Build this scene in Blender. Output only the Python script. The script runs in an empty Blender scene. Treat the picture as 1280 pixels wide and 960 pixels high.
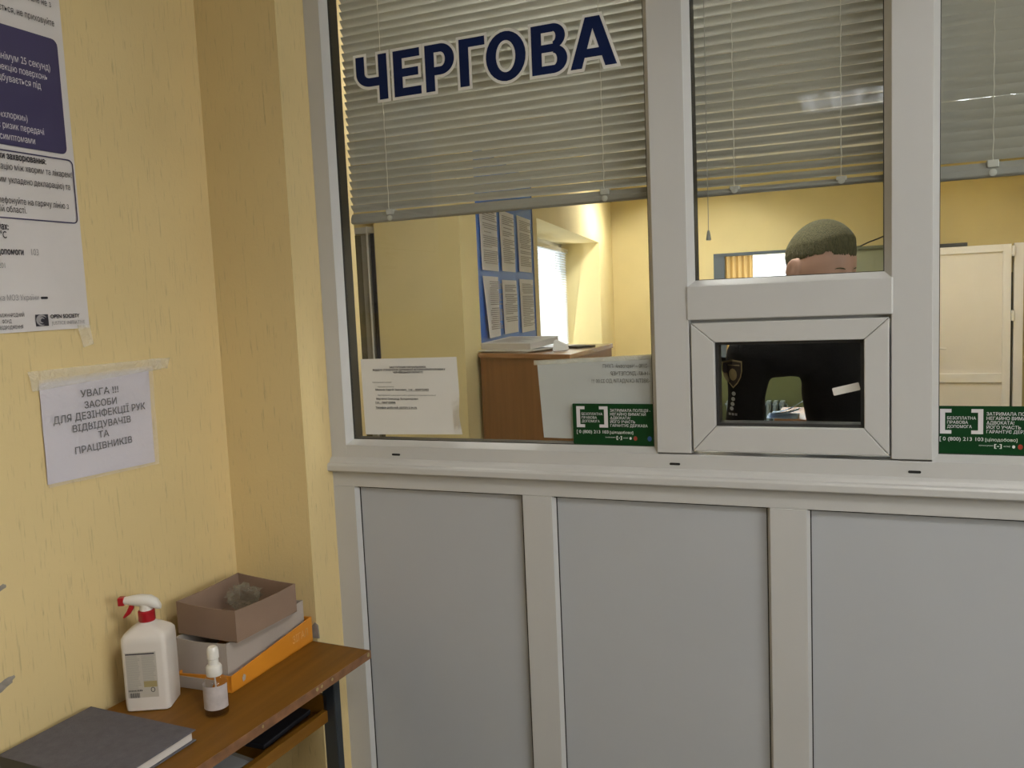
import bpy, bmesh, math, random
from mathutils import Vector, Matrix, noise
from mathutils.bvhtree import BVHTree
from mathutils.geometry import tessellate_polygon

random.seed(4)
SC = bpy.context.scene
COL = SC.collection
PI = math.pi

# ------------------------------------------------------------------ camera, world, exposure
cam_d = bpy.data.cameras.new('camera')
cam = bpy.data.objects.new('camera', cam_d)
COL.objects.link(cam)
SC.camera = cam
cam_d.sensor_fit = 'HORIZONTAL'
cam_d.sensor_width = 36.0
cam_d.lens = 36.0 * 1058.8 / 1280.0
cam_d.clip_start = 0.02
YAW, PITCH, ROLL = math.radians(22.814), math.radians(5.5145), math.radians(-2.5)
fw = Vector((-math.sin(YAW) * math.cos(PITCH), math.cos(YAW) * math.cos(PITCH), -math.sin(PITCH)))
rt = Vector((math.cos(YAW), math.sin(YAW), 0))
up = rt.cross(fw)
r2 = math.cos(ROLL) * rt + math.sin(ROLL) * up
u2 = -math.sin(ROLL) * rt + math.cos(ROLL) * up
M = Matrix((r2, u2, -fw)).transposed().to_4x4()
M.translation = Vector((0, -1.96, 1.65))
cam.matrix_world = M

SC.view_settings.view_transform = 'Standard'
SC.view_settings.look = 'None'
SC.view_settings.gamma = 1.0
SC.view_settings.use_curve_mapping = False
SC.view_settings.exposure = 0.0

W = bpy.data.worlds.new('daylight_sky')
SC.world = W
W.use_nodes = True
bg = W.node_tree.nodes['Background']
bg.inputs['Color'].default_value = (0.80, 0.90, 1.0, 1)
bg.inputs['Strength'].default_value = 2.2
try:
    SC.cycles.use_denoising = True
    SC.cycles.max_bounces = 10
    SC.cycles.transparent_max_bounces = 24
    SC.cycles.sample_clamp_indirect = 6.0
except Exception:
    pass


def area(name, loc, target, sx, sy, watts, color=(1, 1, 1)):
    l = bpy.data.lights.new(name, 'AREA')
    l.shape = 'RECTANGLE'
    l.size, l.size_y, l.energy, l.color = sx, sy, watts, color
    o = bpy.data.objects.new(name, l)
    COL.objects.link(o)
    o.location = loc
    o.rotation_euler = (Vector(target) - Vector(loc)).to_track_quat('-Z', 'Y').to_euler()
    return o


# daylight pouring in through the windows (each stands outside its window opening)
area('daylight_corridor_window', (3.05, -2.2, 2.05), (0, -1.6, 1.75), 1.7, 1.15, 68, (1.0, 0.985, 0.96))
area('daylight_office_window', (-2.75, 4.35, 1.65), (0.5, 3.6, 1.2), 2.5, 1.15, 14, (1.0, 0.98, 0.93))
area('daylight_back_window', (-0.85, 7.25, 1.55), (-0.85, 5.0, 1.3), 0.8, 0.9, 30, (0.95, 0.98, 1.0))


# ------------------------------------------------------------------ materials
def mat(name, color, rough=0.6, metal=0.0, spec=0.5, trans=0.0, var=0.0, vscale=8.0, bump=0.0, bscale=60.0, emit=None, estr=0.0, stretch=(1, 1, 1)):
    m = bpy.data.materials.new(name)
    m.use_nodes = True
    nt = m.node_tree
    b = nt.nodes['Principled BSDF']
    b.inputs['Base Color'].default_value = (*color, 1)
    b.inputs['Roughness'].default_value = rough
    b.inputs['Metallic'].default_value = metal
    b.inputs['Specular IOR Level'].default_value = spec
    tc = nt.nodes.new('ShaderNodeTexCoord')
    mp = nt.nodes.new('ShaderNodeMapping')
    mp.inputs['Scale'].default_value = stretch
    nt.links.new(tc.outputs['Object'], mp.inputs['Vector'])
    if var > 0:
        n = nt.nodes.new('ShaderNodeTexNoise')
        n.inputs['Scale'].default_value = vscale
        n.inputs['Detail'].default_value = 5
        nt.links.new(mp.outputs[0], n.inputs['Vector'])
        r = nt.nodes.new('ShaderNodeValToRGB')
        r.color_ramp.elements[0].position = 0.3
        r.color_ramp.elements[1].position = 0.7
        r.color_ramp.elements[0].color = (*[c * (1 - var) for c in color], 1)
        r.color_ramp.elements[1].color = (*[min(1, c * (1 + var)) for c in color], 1)
        nt.links.new(n.outputs['Fac'], r.inputs['Fac'])
        nt.links.new(r.outputs['Color'], b.inputs['Base Color'])
    if bump > 0:
        n2 = nt.nodes.new('ShaderNodeTexNoise')
        n2.inputs['Scale'].default_value = bscale
        n2.inputs['Detail'].default_value = 4
        nt.links.new(mp.outputs[0], n2.inputs['Vector'])
        bp = nt.nodes.new('ShaderNodeBump')
        bp.inputs['Strength'].default_value = bump
        bp.inputs['Distance'].default_value = 0.01
        nt.links.new(n2.outputs['Fac'], bp.inputs['Height'])
        nt.links.new(bp.outputs['Normal'], b.inputs['Normal'])
    if emit:
        b.inputs['Emission Color'].default_value = (*emit, 1)
        b.inputs['Emission Strength'].default_value = estr
    return m


def plaster(name, color, crack=0.5):
    """painted plaster with vertical grooves scratched in it"""
    m = bpy.data.materials.new(name)
    m.use_nodes = True
    nt = m.node_tree
    L = nt.links
    b = nt.nodes['Principled BSDF']
    b.inputs['Roughness'].default_value = 0.62
    tc = nt.nodes.new('ShaderNodeTexCoord')
    mp = nt.nodes.new('ShaderNodeMapping')
    mp.inputs['Scale'].default_value = (260, 260, 15)
    L.new(tc.outputs['Object'], mp.inputs['Vector'])
    n1 = nt.nodes.new('ShaderNodeTexNoise')
    n1.inputs['Scale'].default_value = 1.0
    n1.inputs['Detail'].default_value = 3
    n1.inputs['Distortion'].default_value = 0.5
    L.new(mp.outputs[0], n1.inputs['Vector'])
    r1 = nt.nodes.new('ShaderNodeValToRGB')
    r1.color_ramp.elements[0].position = 0.29
    r1.color_ramp.elements[1].position = 0.40
    r1.color_ramp.elements[0].color = (0, 0, 0, 1)
    r1.color_ramp.elements[1].color = (1, 1, 1, 1)
    L.new(n1.outputs['Fac'], r1.inputs['Fac'])
    # broad stains and fine grain
    n2 = nt.nodes.new('ShaderNodeTexNoise')
    n2.inputs['Scale'].default_value = 2.2
    n2.inputs['Detail'].default_value = 5
    L.new(tc.outputs['Object'], n2.inputs['Vector'])
    r2_ = nt.nodes.new('ShaderNodeValToRGB')
    r2_.color_ramp.elements[0].position = 0.3
    r2_.color_ramp.elements[1].position = 0.7
    r2_.color_ramp.elements[0].color = (*[c * 0.93 for c in color], 1)
    r2_.color_ramp.elements[1].color = (*[c * 1.05 for c in color], 1)
    L.new(n2.outputs['Fac'], r2_.inputs['Fac'])
    mx = nt.nodes.new('ShaderNodeMix')
    mx.data_type = 'RGBA'
    mx.inputs[6].default_value = (*[c * (1 - crack * 0.42) for c in color], 1)
    L.new(r1.outputs['Color'], mx.inputs[0])
    L.new(r2_.outputs['Color'], mx.inputs[7])
    L.new(mx.outputs[2], b.inputs['Base Color'])
    n3 = nt.nodes.new('ShaderNodeTexNoise')
    n3.inputs['Scale'].default_value = 130
    n3.inputs['Detail'].default_value = 4
    L.new(tc.outputs['Object'], n3.inputs['Vector'])
    ad = nt.nodes.new('ShaderNodeMath')
    ad.operation = 'MULTIPLY_ADD'
    ad.inputs[1].default_value = 0.35
    L.new(n3.outputs['Fac'], ad.inputs[0])
    L.new(r1.outputs['Color'], ad.inputs[2])
    bp = nt.nodes.new('ShaderNodeBump')
    bp.inputs['Strength'].default_value = 0.55 * crack + 0.08
    bp.inputs['Distance'].default_value = 0.004
    L.new(ad.outputs[0], bp.inputs['Height'])
    L.new(bp.outputs['Normal'], b.inputs['Normal'])
    return m


def clear(name, tint, gloss=0.03, ior=1.45, rough=0.0):
    m = bpy.data.materials.new(name)
    m.use_nodes = True
    nt = m.node_tree
    nt.nodes.clear()
    out = nt.nodes.new('ShaderNodeOutputMaterial')
    tr = nt.nodes.new('ShaderNodeBsdfTransparent')
    tr.inputs['Color'].default_value = (*tint, 1)
    gl = nt.nodes.new('ShaderNodeBsdfGlossy')
    gl.inputs['Roughness'].default_value = rough
    fr = nt.nodes.new('ShaderNodeFresnel')
    fr.inputs['IOR'].default_value = ior
    mx = nt.nodes.new('ShaderNodeMixShader')
    geo = nt.nodes.new('ShaderNodeNewGeometry')
    inv = nt.nodes.new('ShaderNodeMath')                  # back faces of the sheet do not reflect a second time
    inv.operation = 'SUBTRACT'
    inv.inputs[0].default_value = 1.0
    nt.links.new(geo.outputs['Backfacing'], inv.inputs[1])
    mul = nt.nodes.new('ShaderNodeMath')
    mul.operation = 'MULTIPLY'
    nt.links.new(fr.outputs[0], mul.inputs[0])
    nt.links.new(inv.outputs[0], mul.inputs[1])
    nt.links.new(mul.outputs[0], mx.inputs[0])
    nt.links.new(tr.outputs[0], mx.inputs[1])
    nt.links.new(gl.outputs[0], mx.inputs[2])
    nt.links.new(mx.outputs[0], out.inputs['Surface'])
    return m


def film(name, color, opacity, rough=0.2):
    """thin crinkled clear film: mostly see-through, catches the light"""
    m = bpy.data.materials.new(name)
    m.use_nodes = True
    nt = m.node_tree
    b = nt.nodes['Principled BSDF']
    b.inputs['Base Color'].default_value = (*color, 1)
    b.inputs['Roughness'].default_value = rough
    b.inputs['Alpha'].default_value = opacity
    tc = nt.nodes.new('ShaderNodeTexCoord')
    n = nt.nodes.new('ShaderNodeTexNoise')
    n.inputs['Scale'].default_value = 55
    n.inputs['Detail'].default_value = 3
    n.inputs['Distortion'].default_value = 1.2
    nt.links.new(tc.outputs['Object'], n.inputs['Vector'])
    bp = nt.nodes.new('ShaderNodeBump')
    bp.inputs['Strength'].default_value = 0.9
    bp.inputs['Distance'].default_value = 0.01
    nt.links.new(n.outputs['Fac'], bp.inputs['Height'])
    nt.links.new(bp.outputs['Normal'], b.inputs['Normal'])
    return m


def translucent(name, color, fac):
    m = bpy.data.materials.new(name)
    m.use_nodes = True
    nt = m.node_tree
    nt.nodes.clear()
    out = nt.nodes.new('ShaderNodeOutputMaterial')
    d = nt.nodes.new('ShaderNodeBsdfDiffuse')
    t = nt.nodes.new('ShaderNodeBsdfTranslucent')
    d.inputs['Color'].default_value = (*color, 1)
    t.inputs['Color'].default_value = (*color, 1)
    mx = nt.nodes.new('ShaderNodeMixShader')
    mx.inputs[0].default_value = fac
    nt.links.new(d.outputs[0], mx.inputs[1])
    nt.links.new(t.outputs[0], mx.inputs[2])
    nt.links.new(mx.outputs[0], out.inputs['Surface'])
    return m


def wood(name, c1, c2, axis=1, rough=0.4):
    m = bpy.data.materials.new(name)
    m.use_nodes = True
    nt = m.node_tree
    b = nt.nodes['Principled BSDF']
    b.inputs['Roughness'].default_value = rough
    b.inputs['Specular IOR Level'].default_value = 0.25
    tc = nt.nodes.new('ShaderNodeTexCoord')
    mp = nt.nodes.new('ShaderNodeMapping')
    s = [42, 42, 42]
    s[axis] = 2.0
    mp.inputs['Scale'].default_value = s
    nt.links.new(tc.outputs['Object'], mp.inputs['Vector'])
    n = nt.nodes.new('ShaderNodeTexNoise')
    n.inputs['Scale'].default_value = 1
    n.inputs['Detail'].default_value = 6
    nt.links.new(mp.outputs[0], n.inputs['Vector'])
    r = nt.nodes.new('ShaderNodeValToRGB')
    r.color_ramp.elements[0].position = 0.3
    r.color_ramp.elements[1].position = 0.72
    r.color_ramp.elements[0].color = (*c1, 1)
    r.color_ramp.elements[1].color = (*c2, 1)
    nt.links.new(n.outputs['Fac'], r.inputs['Fac'])
    nt.links.new(r.outputs['Color'], b.inputs['Base Color'])
    return m


YEL = (0.73, 0.57, 0.285)
MT = dict(
    wall=plaster('yellow_plaster', YEL, 0.5),
    wall_smooth=plaster('yellow_plaster_smooth', (0.64, 0.50, 0.23), 0.04),
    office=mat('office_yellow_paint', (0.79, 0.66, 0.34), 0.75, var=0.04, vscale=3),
    entry=mat('entry_shaded_yellow', (0.50, 0.40, 0.19), 0.7, var=0.05, vscale=3),  # yellow darkened to stand in for the dimmer light in the entry
    office_dado=mat('olive_green_paint', (0.115, 0.135, 0.055), 0.6, var=0.05),
    ceiling=mat('white_ceiling_paint', (0.80, 0.79, 0.74), 0.9, var=0.03),
    floor=mat('grey_floor_tile', (0.16, 0.145, 0.13), 0.45, var=0.12, vscale=5),
    pvc=mat('white_pvc', (0.555, 0.55, 0.54), 0.38, var=0.015, vscale=4),
    pvc_panel=mat('white_pvc_panel', (0.47, 0.485, 0.51), 0.42, var=0.02, vscale=3),
    gasket=mat('black_rubber_gasket', (0.018, 0.017, 0.016), 0.55, var=0.1),
    slot=mat('black_drain_slot', (0.006, 0.006, 0.006), 0.8, var=0.1),
    glass=clear('window_glass', (0.965, 0.975, 0.965), ior=1.6),
    slat=translucent('grey_blind_slat', (0.50, 0.49, 0.44), 0.16),
    rail=mat('grey_blind_rail', (0.34, 0.33, 0.30), 0.45, var=0.03),
    cord=mat('pale_blind_cord', (0.72, 0.70, 0.62), 0.7, var=0.05),
    clearplastic=mat('translucent_plastic', (0.55, 0.54, 0.5), 0.25, var=0.05),
    paper=mat('white_paper', (0.74, 0.73, 0.70), 0.65, var=0.02),
    paper_lilac=mat('lilac_white_paper', (0.62, 0.585, 0.635), 0.55, var=0.03),
    poster=mat('poster_paper', (0.66, 0.625, 0.62), 0.5, var=0.03),
    greypaper=mat('back_of_grey_sheet', (0.58, 0.59, 0.61), 0.6, var=0.02),
    navy=mat('navy_print', (0.045, 0.037, 0.105), 0.5, var=0.03),
    navy_letter=mat('navy_vinyl', (0.003, 0.012, 0.065), 0.5, spec=0.2, var=0.02),
    white_vinyl=mat('pale_grey_vinyl', (0.80, 0.79, 0.76), 0.45, var=0.02),
    ink=mat('black_ink', (0.02, 0.018, 0.028), 0.7, var=0.05),
    ink_grey=mat('grey_ink', (0.12, 0.12, 0.125), 0.7, var=0.05),
    ink_pale=mat('pale_grey_ink', (0.30, 0.285, 0.29), 0.7, var=0.05),
    print_white=mat('white_print', (0.66, 0.63, 0.66), 0.6, var=0.02),
    green=mat('dark_green_print', (0.003, 0.038, 0.009), 0.45, spec=0.2, var=0.04),
    red_print=mat('red_print', (0.30, 0.03, 0.015), 0.5, var=0.05),
    blue_print=mat('blue_print', (0.02, 0.07, 0.25), 0.5, var=0.05),
    tape=film('clear_sticky_tape', (0.97, 0.93, 0.80), 0.36, 0.07),
    sleeve=film('clear_plastic_sleeve', (0.92, 0.90, 0.96), 0.20, 0.08),
    desk=wood('brown_laminate', (0.145, 0.060, 0.005), (0.205, 0.088, 0.009), 1, 0.5),
    desk_edge=mat('worn_brown_edge', (0.21, 0.10, 0.045), 0.5, var=0.3, vscale=30),
    steel=mat('dark_painted_steel', (0.022, 0.028, 0.034), 0.35, var=0.05),
    kraft=mat('kraft_cardboard', (0.25, 0.165, 0.115), 0.85, var=0.06, vscale=12),
    greyboard=mat('grey_white_cardboard', (0.42, 0.365, 0.32), 0.8, var=0.05, vscale=10),
    orange=mat('orange_printed_card', (0.66, 0.25, 0.018), 0.5, var=0.05),
    white_plastic=mat('white_bottle_plastic', (0.70, 0.65, 0.60), 0.35, var=0.02),
    cap_white=mat('white_cap_plastic', (0.74, 0.71, 0.66), 0.3, var=0.02),
    red_plastic=mat('red_sprayer_plastic', (0.36, 0.008, 0.015), 0.35, var=0.03),
    label=mat('grey_label_print', (0.40, 0.37, 0.32), 0.5, var=0.04),
    khaki=mat('khaki_label_patch', (0.36, 0.29, 0.13), 0.5, var=0.04),
    bottle_clear=clear('clear_bottle_plastic', (0.90, 0.89, 0.88), ior=1.55, rough=0.1),
    liquid=clear('clear_liquid', (0.88, 0.87, 0.85), ior=1.25),
    bottle_label=mat('pale_bottle_label', (0.50, 0.45, 0.44), 0.4, var=0.15, vscale=40),
    bag=film('crumpled_clear_bag', (0.34, 0.32, 0.24), 0.22, 0.12),
    ledger=mat('grey_book_cloth', (0.105, 0.100, 0.118), 0.75, var=0.12, vscale=60, bump=0.2, bscale=300),
    spine=mat('black_book_spine', (0.012, 0.012, 0.014), 0.5, var=0.05),
    pages=mat('page_edges', (0.62, 0.58, 0.54), 0.8, var=0.06, vscale=200, stretch=(0.05, 0.05, 4)),
    dark_item=mat('dark_booklet_cover', (0.02, 0.021, 0.028), 0.5, var=0.2),
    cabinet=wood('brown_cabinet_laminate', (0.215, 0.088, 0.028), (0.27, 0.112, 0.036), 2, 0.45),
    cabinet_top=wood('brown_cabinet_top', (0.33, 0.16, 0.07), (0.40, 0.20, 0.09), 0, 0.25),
    board=mat('blue_notice_board', (0.012, 0.15, 0.60), 0.5, var=0.03),
    sheet=mat('office_white_paper', (0.80, 0.79, 0.82), 0.7, var=0.02),
    white_blind=translucent('white_window_blind', (0.86, 0.88, 0.90), 0.55),
    curtain=translucent('brown_curtain', (0.50, 0.34, 0.14), 0.4),
    dark_frame=mat('slate_window_frame', (0.10, 0.125, 0.15), 0.45, var=0.03),
    yellow_trim=mat('yellow_trim', (0.80, 0.55, 0.10), 0.6, var=0.03),
    metal_grey=mat('grey_green_steel', (0.27, 0.29, 0.215), 0.5, var=0.03),
    radiator=mat('radiator_enamel', (0.22, 0.28, 0.30), 0.4, var=0.03),
    door=mat('cream_white_pvc_door', (0.88, 0.84, 0.82), 0.4, var=0.015),
    door_panel=mat('cream_door_panel', (0.84, 0.78, 0.73), 0.4, var=0.02),
    dark_glass=mat('dim_brown_glass', (0.10, 0.085, 0.045), 0.12, var=0.15, vscale=3),
    grey_trim=mat('weathered_grey_trim', (0.27, 0.25, 0.20), 0.5, var=0.08),
    skin=mat('skin', (0.60, 0.36, 0.27), 0.5, var=0.06, vscale=20),
    hair=mat('short_dark_hair', (0.115, 0.105, 0.05), 0.85, var=0.35, vscale=220, bump=0.5, bscale=500, stretch=(1, 1, 0.3)),
    uniform=mat('black_uniform_cloth', (0.0045, 0.0044, 0.005), 0.75, spec=0.12, var=0.15, vscale=30, bump=0.15, bscale=200),
    gold=mat('gold_embroidery', (0.33, 0.26, 0.13), 0.6, var=0.1, vscale=80),
    patch=mat('patch_cloth', (0.035, 0.022, 0.018), 0.7, var=0.1),
    silver=mat('silver_thread', (0.45, 0.45, 0.46), 0.5, var=0.05),
    lip=mat('lip_skin', (0.30, 0.11, 0.09), 0.5, var=0.05),
    lamp=mat('lamp_tube_glow', (1, 1, 1), 0.5, emit=(0.93, 0.97, 1.0), estr=37.0),
    fill_office=mat('office_fill_glow', (1, 1, 1), 0.5, emit=(1.0, 0.97, 0.90), estr=80.0),
    fill_back=mat('back_office_fill_glow', (1, 1, 1), 0.5, emit=(1.0, 0.97, 0.90), estr=360.0),  # very strong glow for the added far office lamp
    fill_side=mat('side_fill_glow', (1, 1, 1), 0.5, emit=(1.0, 0.985, 0.96), estr=140.0),
    fill_entry=mat('entry_fill_glow', (1, 1, 1), 0.5, emit=(0.93, 0.97, 1.0), estr=92.0),
    lamp_metal=mat('lamp_louvre_metal', (0.75, 0.76, 0.78), 0.25, metal=0.8, var=0.02),
    lamp_house=mat('lamp_white_housing', (0.8, 0.8, 0.8), 0.5, var=0.02),
    scuff=mat('grey_scuff', (0.27, 0.24, 0.21), 0.8, var=0.2, vscale=60),
    wood_orange=wood('orange_wood', (0.50, 0.22, 0.08), (0.62, 0.29, 0.11), 2, 0.45),
    bluepaper=mat('bluish_paper', (0.42, 0.56, 0.80), 0.6, var=0.04),
)


# ------------------------------------------------------------------ mesh helpers
class MB:
    def __init__(s, T=None):
        s.v, s.f, s.T = [], [], T

    def add(s, vs, fs):
        n = len(s.v)
        for p in vs:
            p = Vector(p)
            s.v.append(tuple(s.T @ p) if s.T else tuple(p))
        s.f += [tuple(i + n for i in f) for f in fs]
        return s

    def box(s, x0, x1, y0, y1, z0, z1):
        if x0 > x1: x0, x1 = x1, x0
        if y0 > y1: y0, y1 = y1, y0
        if z0 > z1: z0, z1 = z1, z0
        vs = [(x, y, z) for z in (z0, z1) for y in (y0, y1) for x in (x0, x1)]
        return s.add(vs, [(0, 2, 3, 1), (4, 5, 7, 6), (0, 1, 5, 4), (2, 6, 7, 3), (0, 4, 6, 2), (1, 3, 7, 5)])

    def prism(s, poly, ext):
        """closed planar polygon (3d points) pushed along ext"""
        n = len(poly)
        ext = Vector(ext)
        a = [Vector(p) for p in poly]
        vs = a + [p + ext for p in a]
        fs = [tuple(range(n - 1, -1, -1)), tuple(range(n, 2 * n))]
        fs += [(i, (i + 1) % n, n + (i + 1) % n, n + i) for i in range(n)]
        return s.add(vs, fs)

    def tube(s, pts, r, seg=8):
        pts = [Vector(p) for p in pts]
        rs = r if isinstance(r, (list, tuple)) else [r] * len(pts)
        vs, fs = [], []
        ref = None
        for i, p in enumerate(pts):
            t = (pts[min(i + 1, len(pts) - 1)] - pts[max(i - 1, 0)]).normalized()
            if ref is None:
                ref = t.orthogonal().normalized()
            a = (ref - t * ref.dot(t)).normalized()
            ref = a
            b = t.cross(a)
            vs += [p + rs[i] * (math.cos(2 * PI * k / seg) * a + math.sin(2 * PI * k / seg) * b) for k in range(seg)]
        for i in range(len(pts) - 1):
            fs += [(i * seg + k, i * seg + (k + 1) % seg, (i + 1) * seg + (k + 1) % seg, (i + 1) * seg + k) for k in range(seg)]
        fs += [tuple(range(seg - 1, -1, -1)), tuple(range((len(pts) - 1) * seg, len(pts) * seg))]
        return s.add(vs, fs)

    def lathe(s, prof, c=(0, 0, 0), seg=28, axis='z', sx=1.0, sy=1.0):
        vs, fs = [], []
        for r, h in prof:
            for k in range(seg):
                a = 2 * PI * k / seg
                q = (r * math.cos(a) * sx, r * math.sin(a) * sy, h)
                if axis == 'y':
                    q = (q[0], q[2], q[1])
                vs.append((c[0] + q[0], c[1] + q[1], c[2] + q[2]))
        for i in range(len(prof) - 1):
            fs += [(i * seg + k, i * seg + (k + 1) % seg, (i + 1) * seg + (k + 1) % seg, (i + 1) * seg + k) for k in range(seg)]
        fs += [tuple(range(seg - 1, -1, -1)), tuple(range((len(prof) - 1) * seg, len(prof) * seg))]
        return s.add(vs, fs)

    def grid(s, fn, nu, nv):
        vs = [fn(i / nu, j / nv) for j in range(nv + 1) for i in range(nu + 1)]
        fs = [(j * (nu + 1) + i, j * (nu + 1) + i + 1, (j + 1) * (nu + 1) + i + 1, (j + 1) * (nu + 1) + i) for j in range(nv) for i in range(nu)]
        return s.add(vs, fs)


WLOC = {}


def finish(o, label=None, cat=None, group=None, kind=None):
    if label: o['label'] = label
    if cat: o['category'] = cat
    if group: o['group'] = group
    if kind: o['kind'] = kind
    return o


def thing(name, label, cat, loc, group=None, kind=None):
    o = bpy.data.objects.new(name, None)
    o.empty_display_size = 0.05
    COL.objects.link(o)
    o.location = loc
    WLOC[o] = Vector(loc)
    return finish(o, label, cat, group, kind)


def obj(name, mb, m, parent=None, loc=None, smooth=False, bevel=0.0, label=None, cat=None, group=None, kind=None, solid=0.0):
    base = Vector(loc) if loc is not None else (WLOC[parent] if parent is not None else Vector((0, 0, 0)))
    me = bpy.data.meshes.new(name)
    me.from_pydata([tuple(Vector(p) - base) for p in mb.v], [], mb.f)
    me.validate()
    bm = bmesh.new()
    bm.from_mesh(me)
    bmesh.ops.recalc_face_normals(bm, faces=bm.faces)
    bm.to_mesh(me)
    bm.free()
    if smooth:
        for p in me.polygons: p.use_smooth = True
        try:
            me.set_sharp_from_angle(angle=math.radians(40))
        except Exception:
            pass
    me.materials.append(MT[m] if isinstance(m, str) else m)
    o = bpy.data.objects.new(name, me)
    COL.objects.link(o)
    if parent is not None:
        o.parent = parent
        o.location = base - WLOC[parent]
    else:
        o.location = base
    WLOC[o] = base
    if solid:
        s = o.modifiers.new('Solidify', 'SOLIDIFY')
        s.thickness = solid
        s.offset = -1
    if bevel:
        b = o.modifiers.new('Bevel', 'BEVEL')
        b.width = bevel
        b.segments = 2
        b.limit_method = 'ANGLE'
    return finish(o, label, cat, group, kind)


# ---- lettering: Blender's own font turned into flat meshes
_cache = {}


def glyphs(text, bold=0.0):
    """flat filled outlines of a line of text; bold > 0 swells every stroke by laying copies round a small circle"""
    key = (text, bold)
    if key in _cache: return _cache[key]
    if (text, 0) not in _cache:
        cu = bpy.data.curves.new('lettering', 'FONT')
        cu.body = text
        cu.size = 1.0
        cu.resolution_u = 4
        o = bpy.data.objects.new('lettering', cu)
        COL.objects.link(o)
        dg = bpy.context.evaluated_depsgraph_get()
        dg.update()
        loops = []
        for sp_ in o.evaluated_get(dg).to_curve(dg).splines:
            bp_ = list(sp_.bezier_points)
            pts = []
            for q in range(len(bp_)):
                a_, b_ = bp_[q], bp_[(q + 1) % len(bp_)]
                h1, h2 = a_.handle_right, b_.handle_left
                straight = abs((h1 - a_.co).cross(b_.co - a_.co).z) < 1e-7 and abs((h2 - b_.co).cross(b_.co - a_.co).z) < 1e-7
                for st_ in range(1 if straight else 4):
                    t_ = st_ / 4
                    p_ = a_.co * (1 - t_) ** 3 + h1 * 3 * t_ * (1 - t_) ** 2 + h2 * 3 * t_ * t_ * (1 - t_) + b_.co * t_ ** 3
                    if not pts or (p_ - pts[-1]).length > 1e-5: pts.append(Vector((p_.x, p_.y, 0)))
            if len(pts) > 2:
                loops.append((sum(pts[q - 1].x * pts[q].y - pts[q].x * pts[q - 1].y for q in range(len(pts))) / 2, pts))
        o.evaluated_get(dg).to_curve_clear()
        bpy.data.objects.remove(o)
        bpy.data.curves.remove(cu)

        def inside(p, poly):
            r = False
            for q in range(len(poly)):
                a_, b_ = poly[q - 1], poly[q]
                if (a_.y > p.y) != (b_.y > p.y) and p.x < (b_.x - a_.x) * (p.y - a_.y) / (b_.y - a_.y) + a_.x: r = not r
            return r
        outers, inner = [], []
        for k, (ar, pts) in enumerate(loops):
            box_ = (min(p.x for p in pts), max(p.x for p in pts))
            around = [q for q, (ar2, pts2) in enumerate(loops) if q != k and abs(ar2) > abs(ar) and min(p.x for p in pts2) <= box_[0] and max(p.x for p in pts2) >= box_[1] and all(inside(p, pts2) for p in pts)]
            near = min(around, key=lambda q: abs(loops[q][0])) if around else None
            if near is not None and loops[near][0] * ar < 0:
                inner.append((near, pts))
            else:
                outers.append([k, pts, []])
        for near, pts in inner:
            for q in outers:
                if q[0] == near: q[2].append(pts)
        vs, fs = [], []
        for ar, pts, holes in outers:
            n0 = len(vs)
            for poly in [pts] + holes: vs += [(p.x, p.y, 0.0) for p in poly]
            fs += [tuple(n0 + q for q in tri) for tri in tessellate_polygon([pts] + holes)]
        _cache[(text, 0)] = (vs, fs)
    vs, fs = _cache[(text, 0)]
    if bold > 0:
        k_n = 24 if bold > 0.06 else (12 if bold > 0.025 and len(text) == 1 else 4)
        V2, F2 = [], []
        for k in range(k_n):
            a = 2 * PI * (k + 0.5) / k_n
            n0 = len(V2)
            V2 += [(p[0] + bold * math.cos(a), p[1] + bold * math.sin(a), p[2] + k * 1.5e-5) for p in vs]
            F2 += [tuple(i + n0 for i in f) for f in fs]
        vs, fs = V2, F2
    _cache[key] = (vs, fs)
    return vs, fs


class Plane:
    """surface to letter on: origin, reading direction, up, outward normal"""

    def __init__(s, O, U, V):
        s.O, s.U, s.V = Vector(O), Vector(U).normalized(), Vector(V).normalized()
        s.N = s.U.cross(s.V)

    def p(s, u, v, n=0.0):
        return s.O + s.U * u + s.V * v + s.N * n

    def quad(s, mb, u0, u1, v0, v1, n=0.0, th=0.0):
        q = [s.p(u0, v0, n), s.p(u1, v0, n), s.p(u1, v1, n), s.p(u0, v1, n)]
        if th:
            mb.prism(q, s.N * th)
        else:
            mb.add(q, [(0, 1, 2, 3)])

    def poly(s, mb, pts, n=0.0, th=0.0):
        q = [s.p(a, b, n) for a, b in pts]
        if th:
            mb.prism(q, s.N * th)
        else:
            mb.add(q, [tuple(range(len(q)))])

    def round_rect(s, u0, u1, v0, v1, r, k=5):
        pts = []
        for cu, cv, a0 in ((u1 - r, v0 + r, -PI / 2), (u1 - r, v1 - r, 0), (u0 + r, v1 - r, PI / 2), (u0 + r, v0 + r, PI)):
            pts += [(cu + r * math.cos(a0 + PI / 2 * i / k), cv + r * math.sin(a0 + PI / 2 * i / k)) for i in range(k + 1)]
        return pts

    def text(s, mb, text, u, v, cap, n=0.0003, width=None, xs=1.0, align='L', bold=0.0, mirror=False, slope=0.0):
        """baseline (u, v); cap = height of a capital; width stretches the line to fit"""
        vs, fs = glyphs(text, bold)
        if not vs: return
        x0, x1 = min(p[0] for p in vs), max(p[0] for p in vs)
        k = cap / 0.727
        kx = width / (x1 - x0) if width else k * xs
        w = (x1 - x0) * kx
        off = {'L': 0, 'R': -w, 'C': -w / 2}[align]
        out = []
        for p in vs:
            uu = (p[0] - x0) * kx
            if mirror: uu = w - uu
            a = u + off + uu
            out.append(s.p(a, v + p[1] * k + slope * (off + uu), n + p[2]))
        mb.add(out, fs)
        return w


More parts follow.
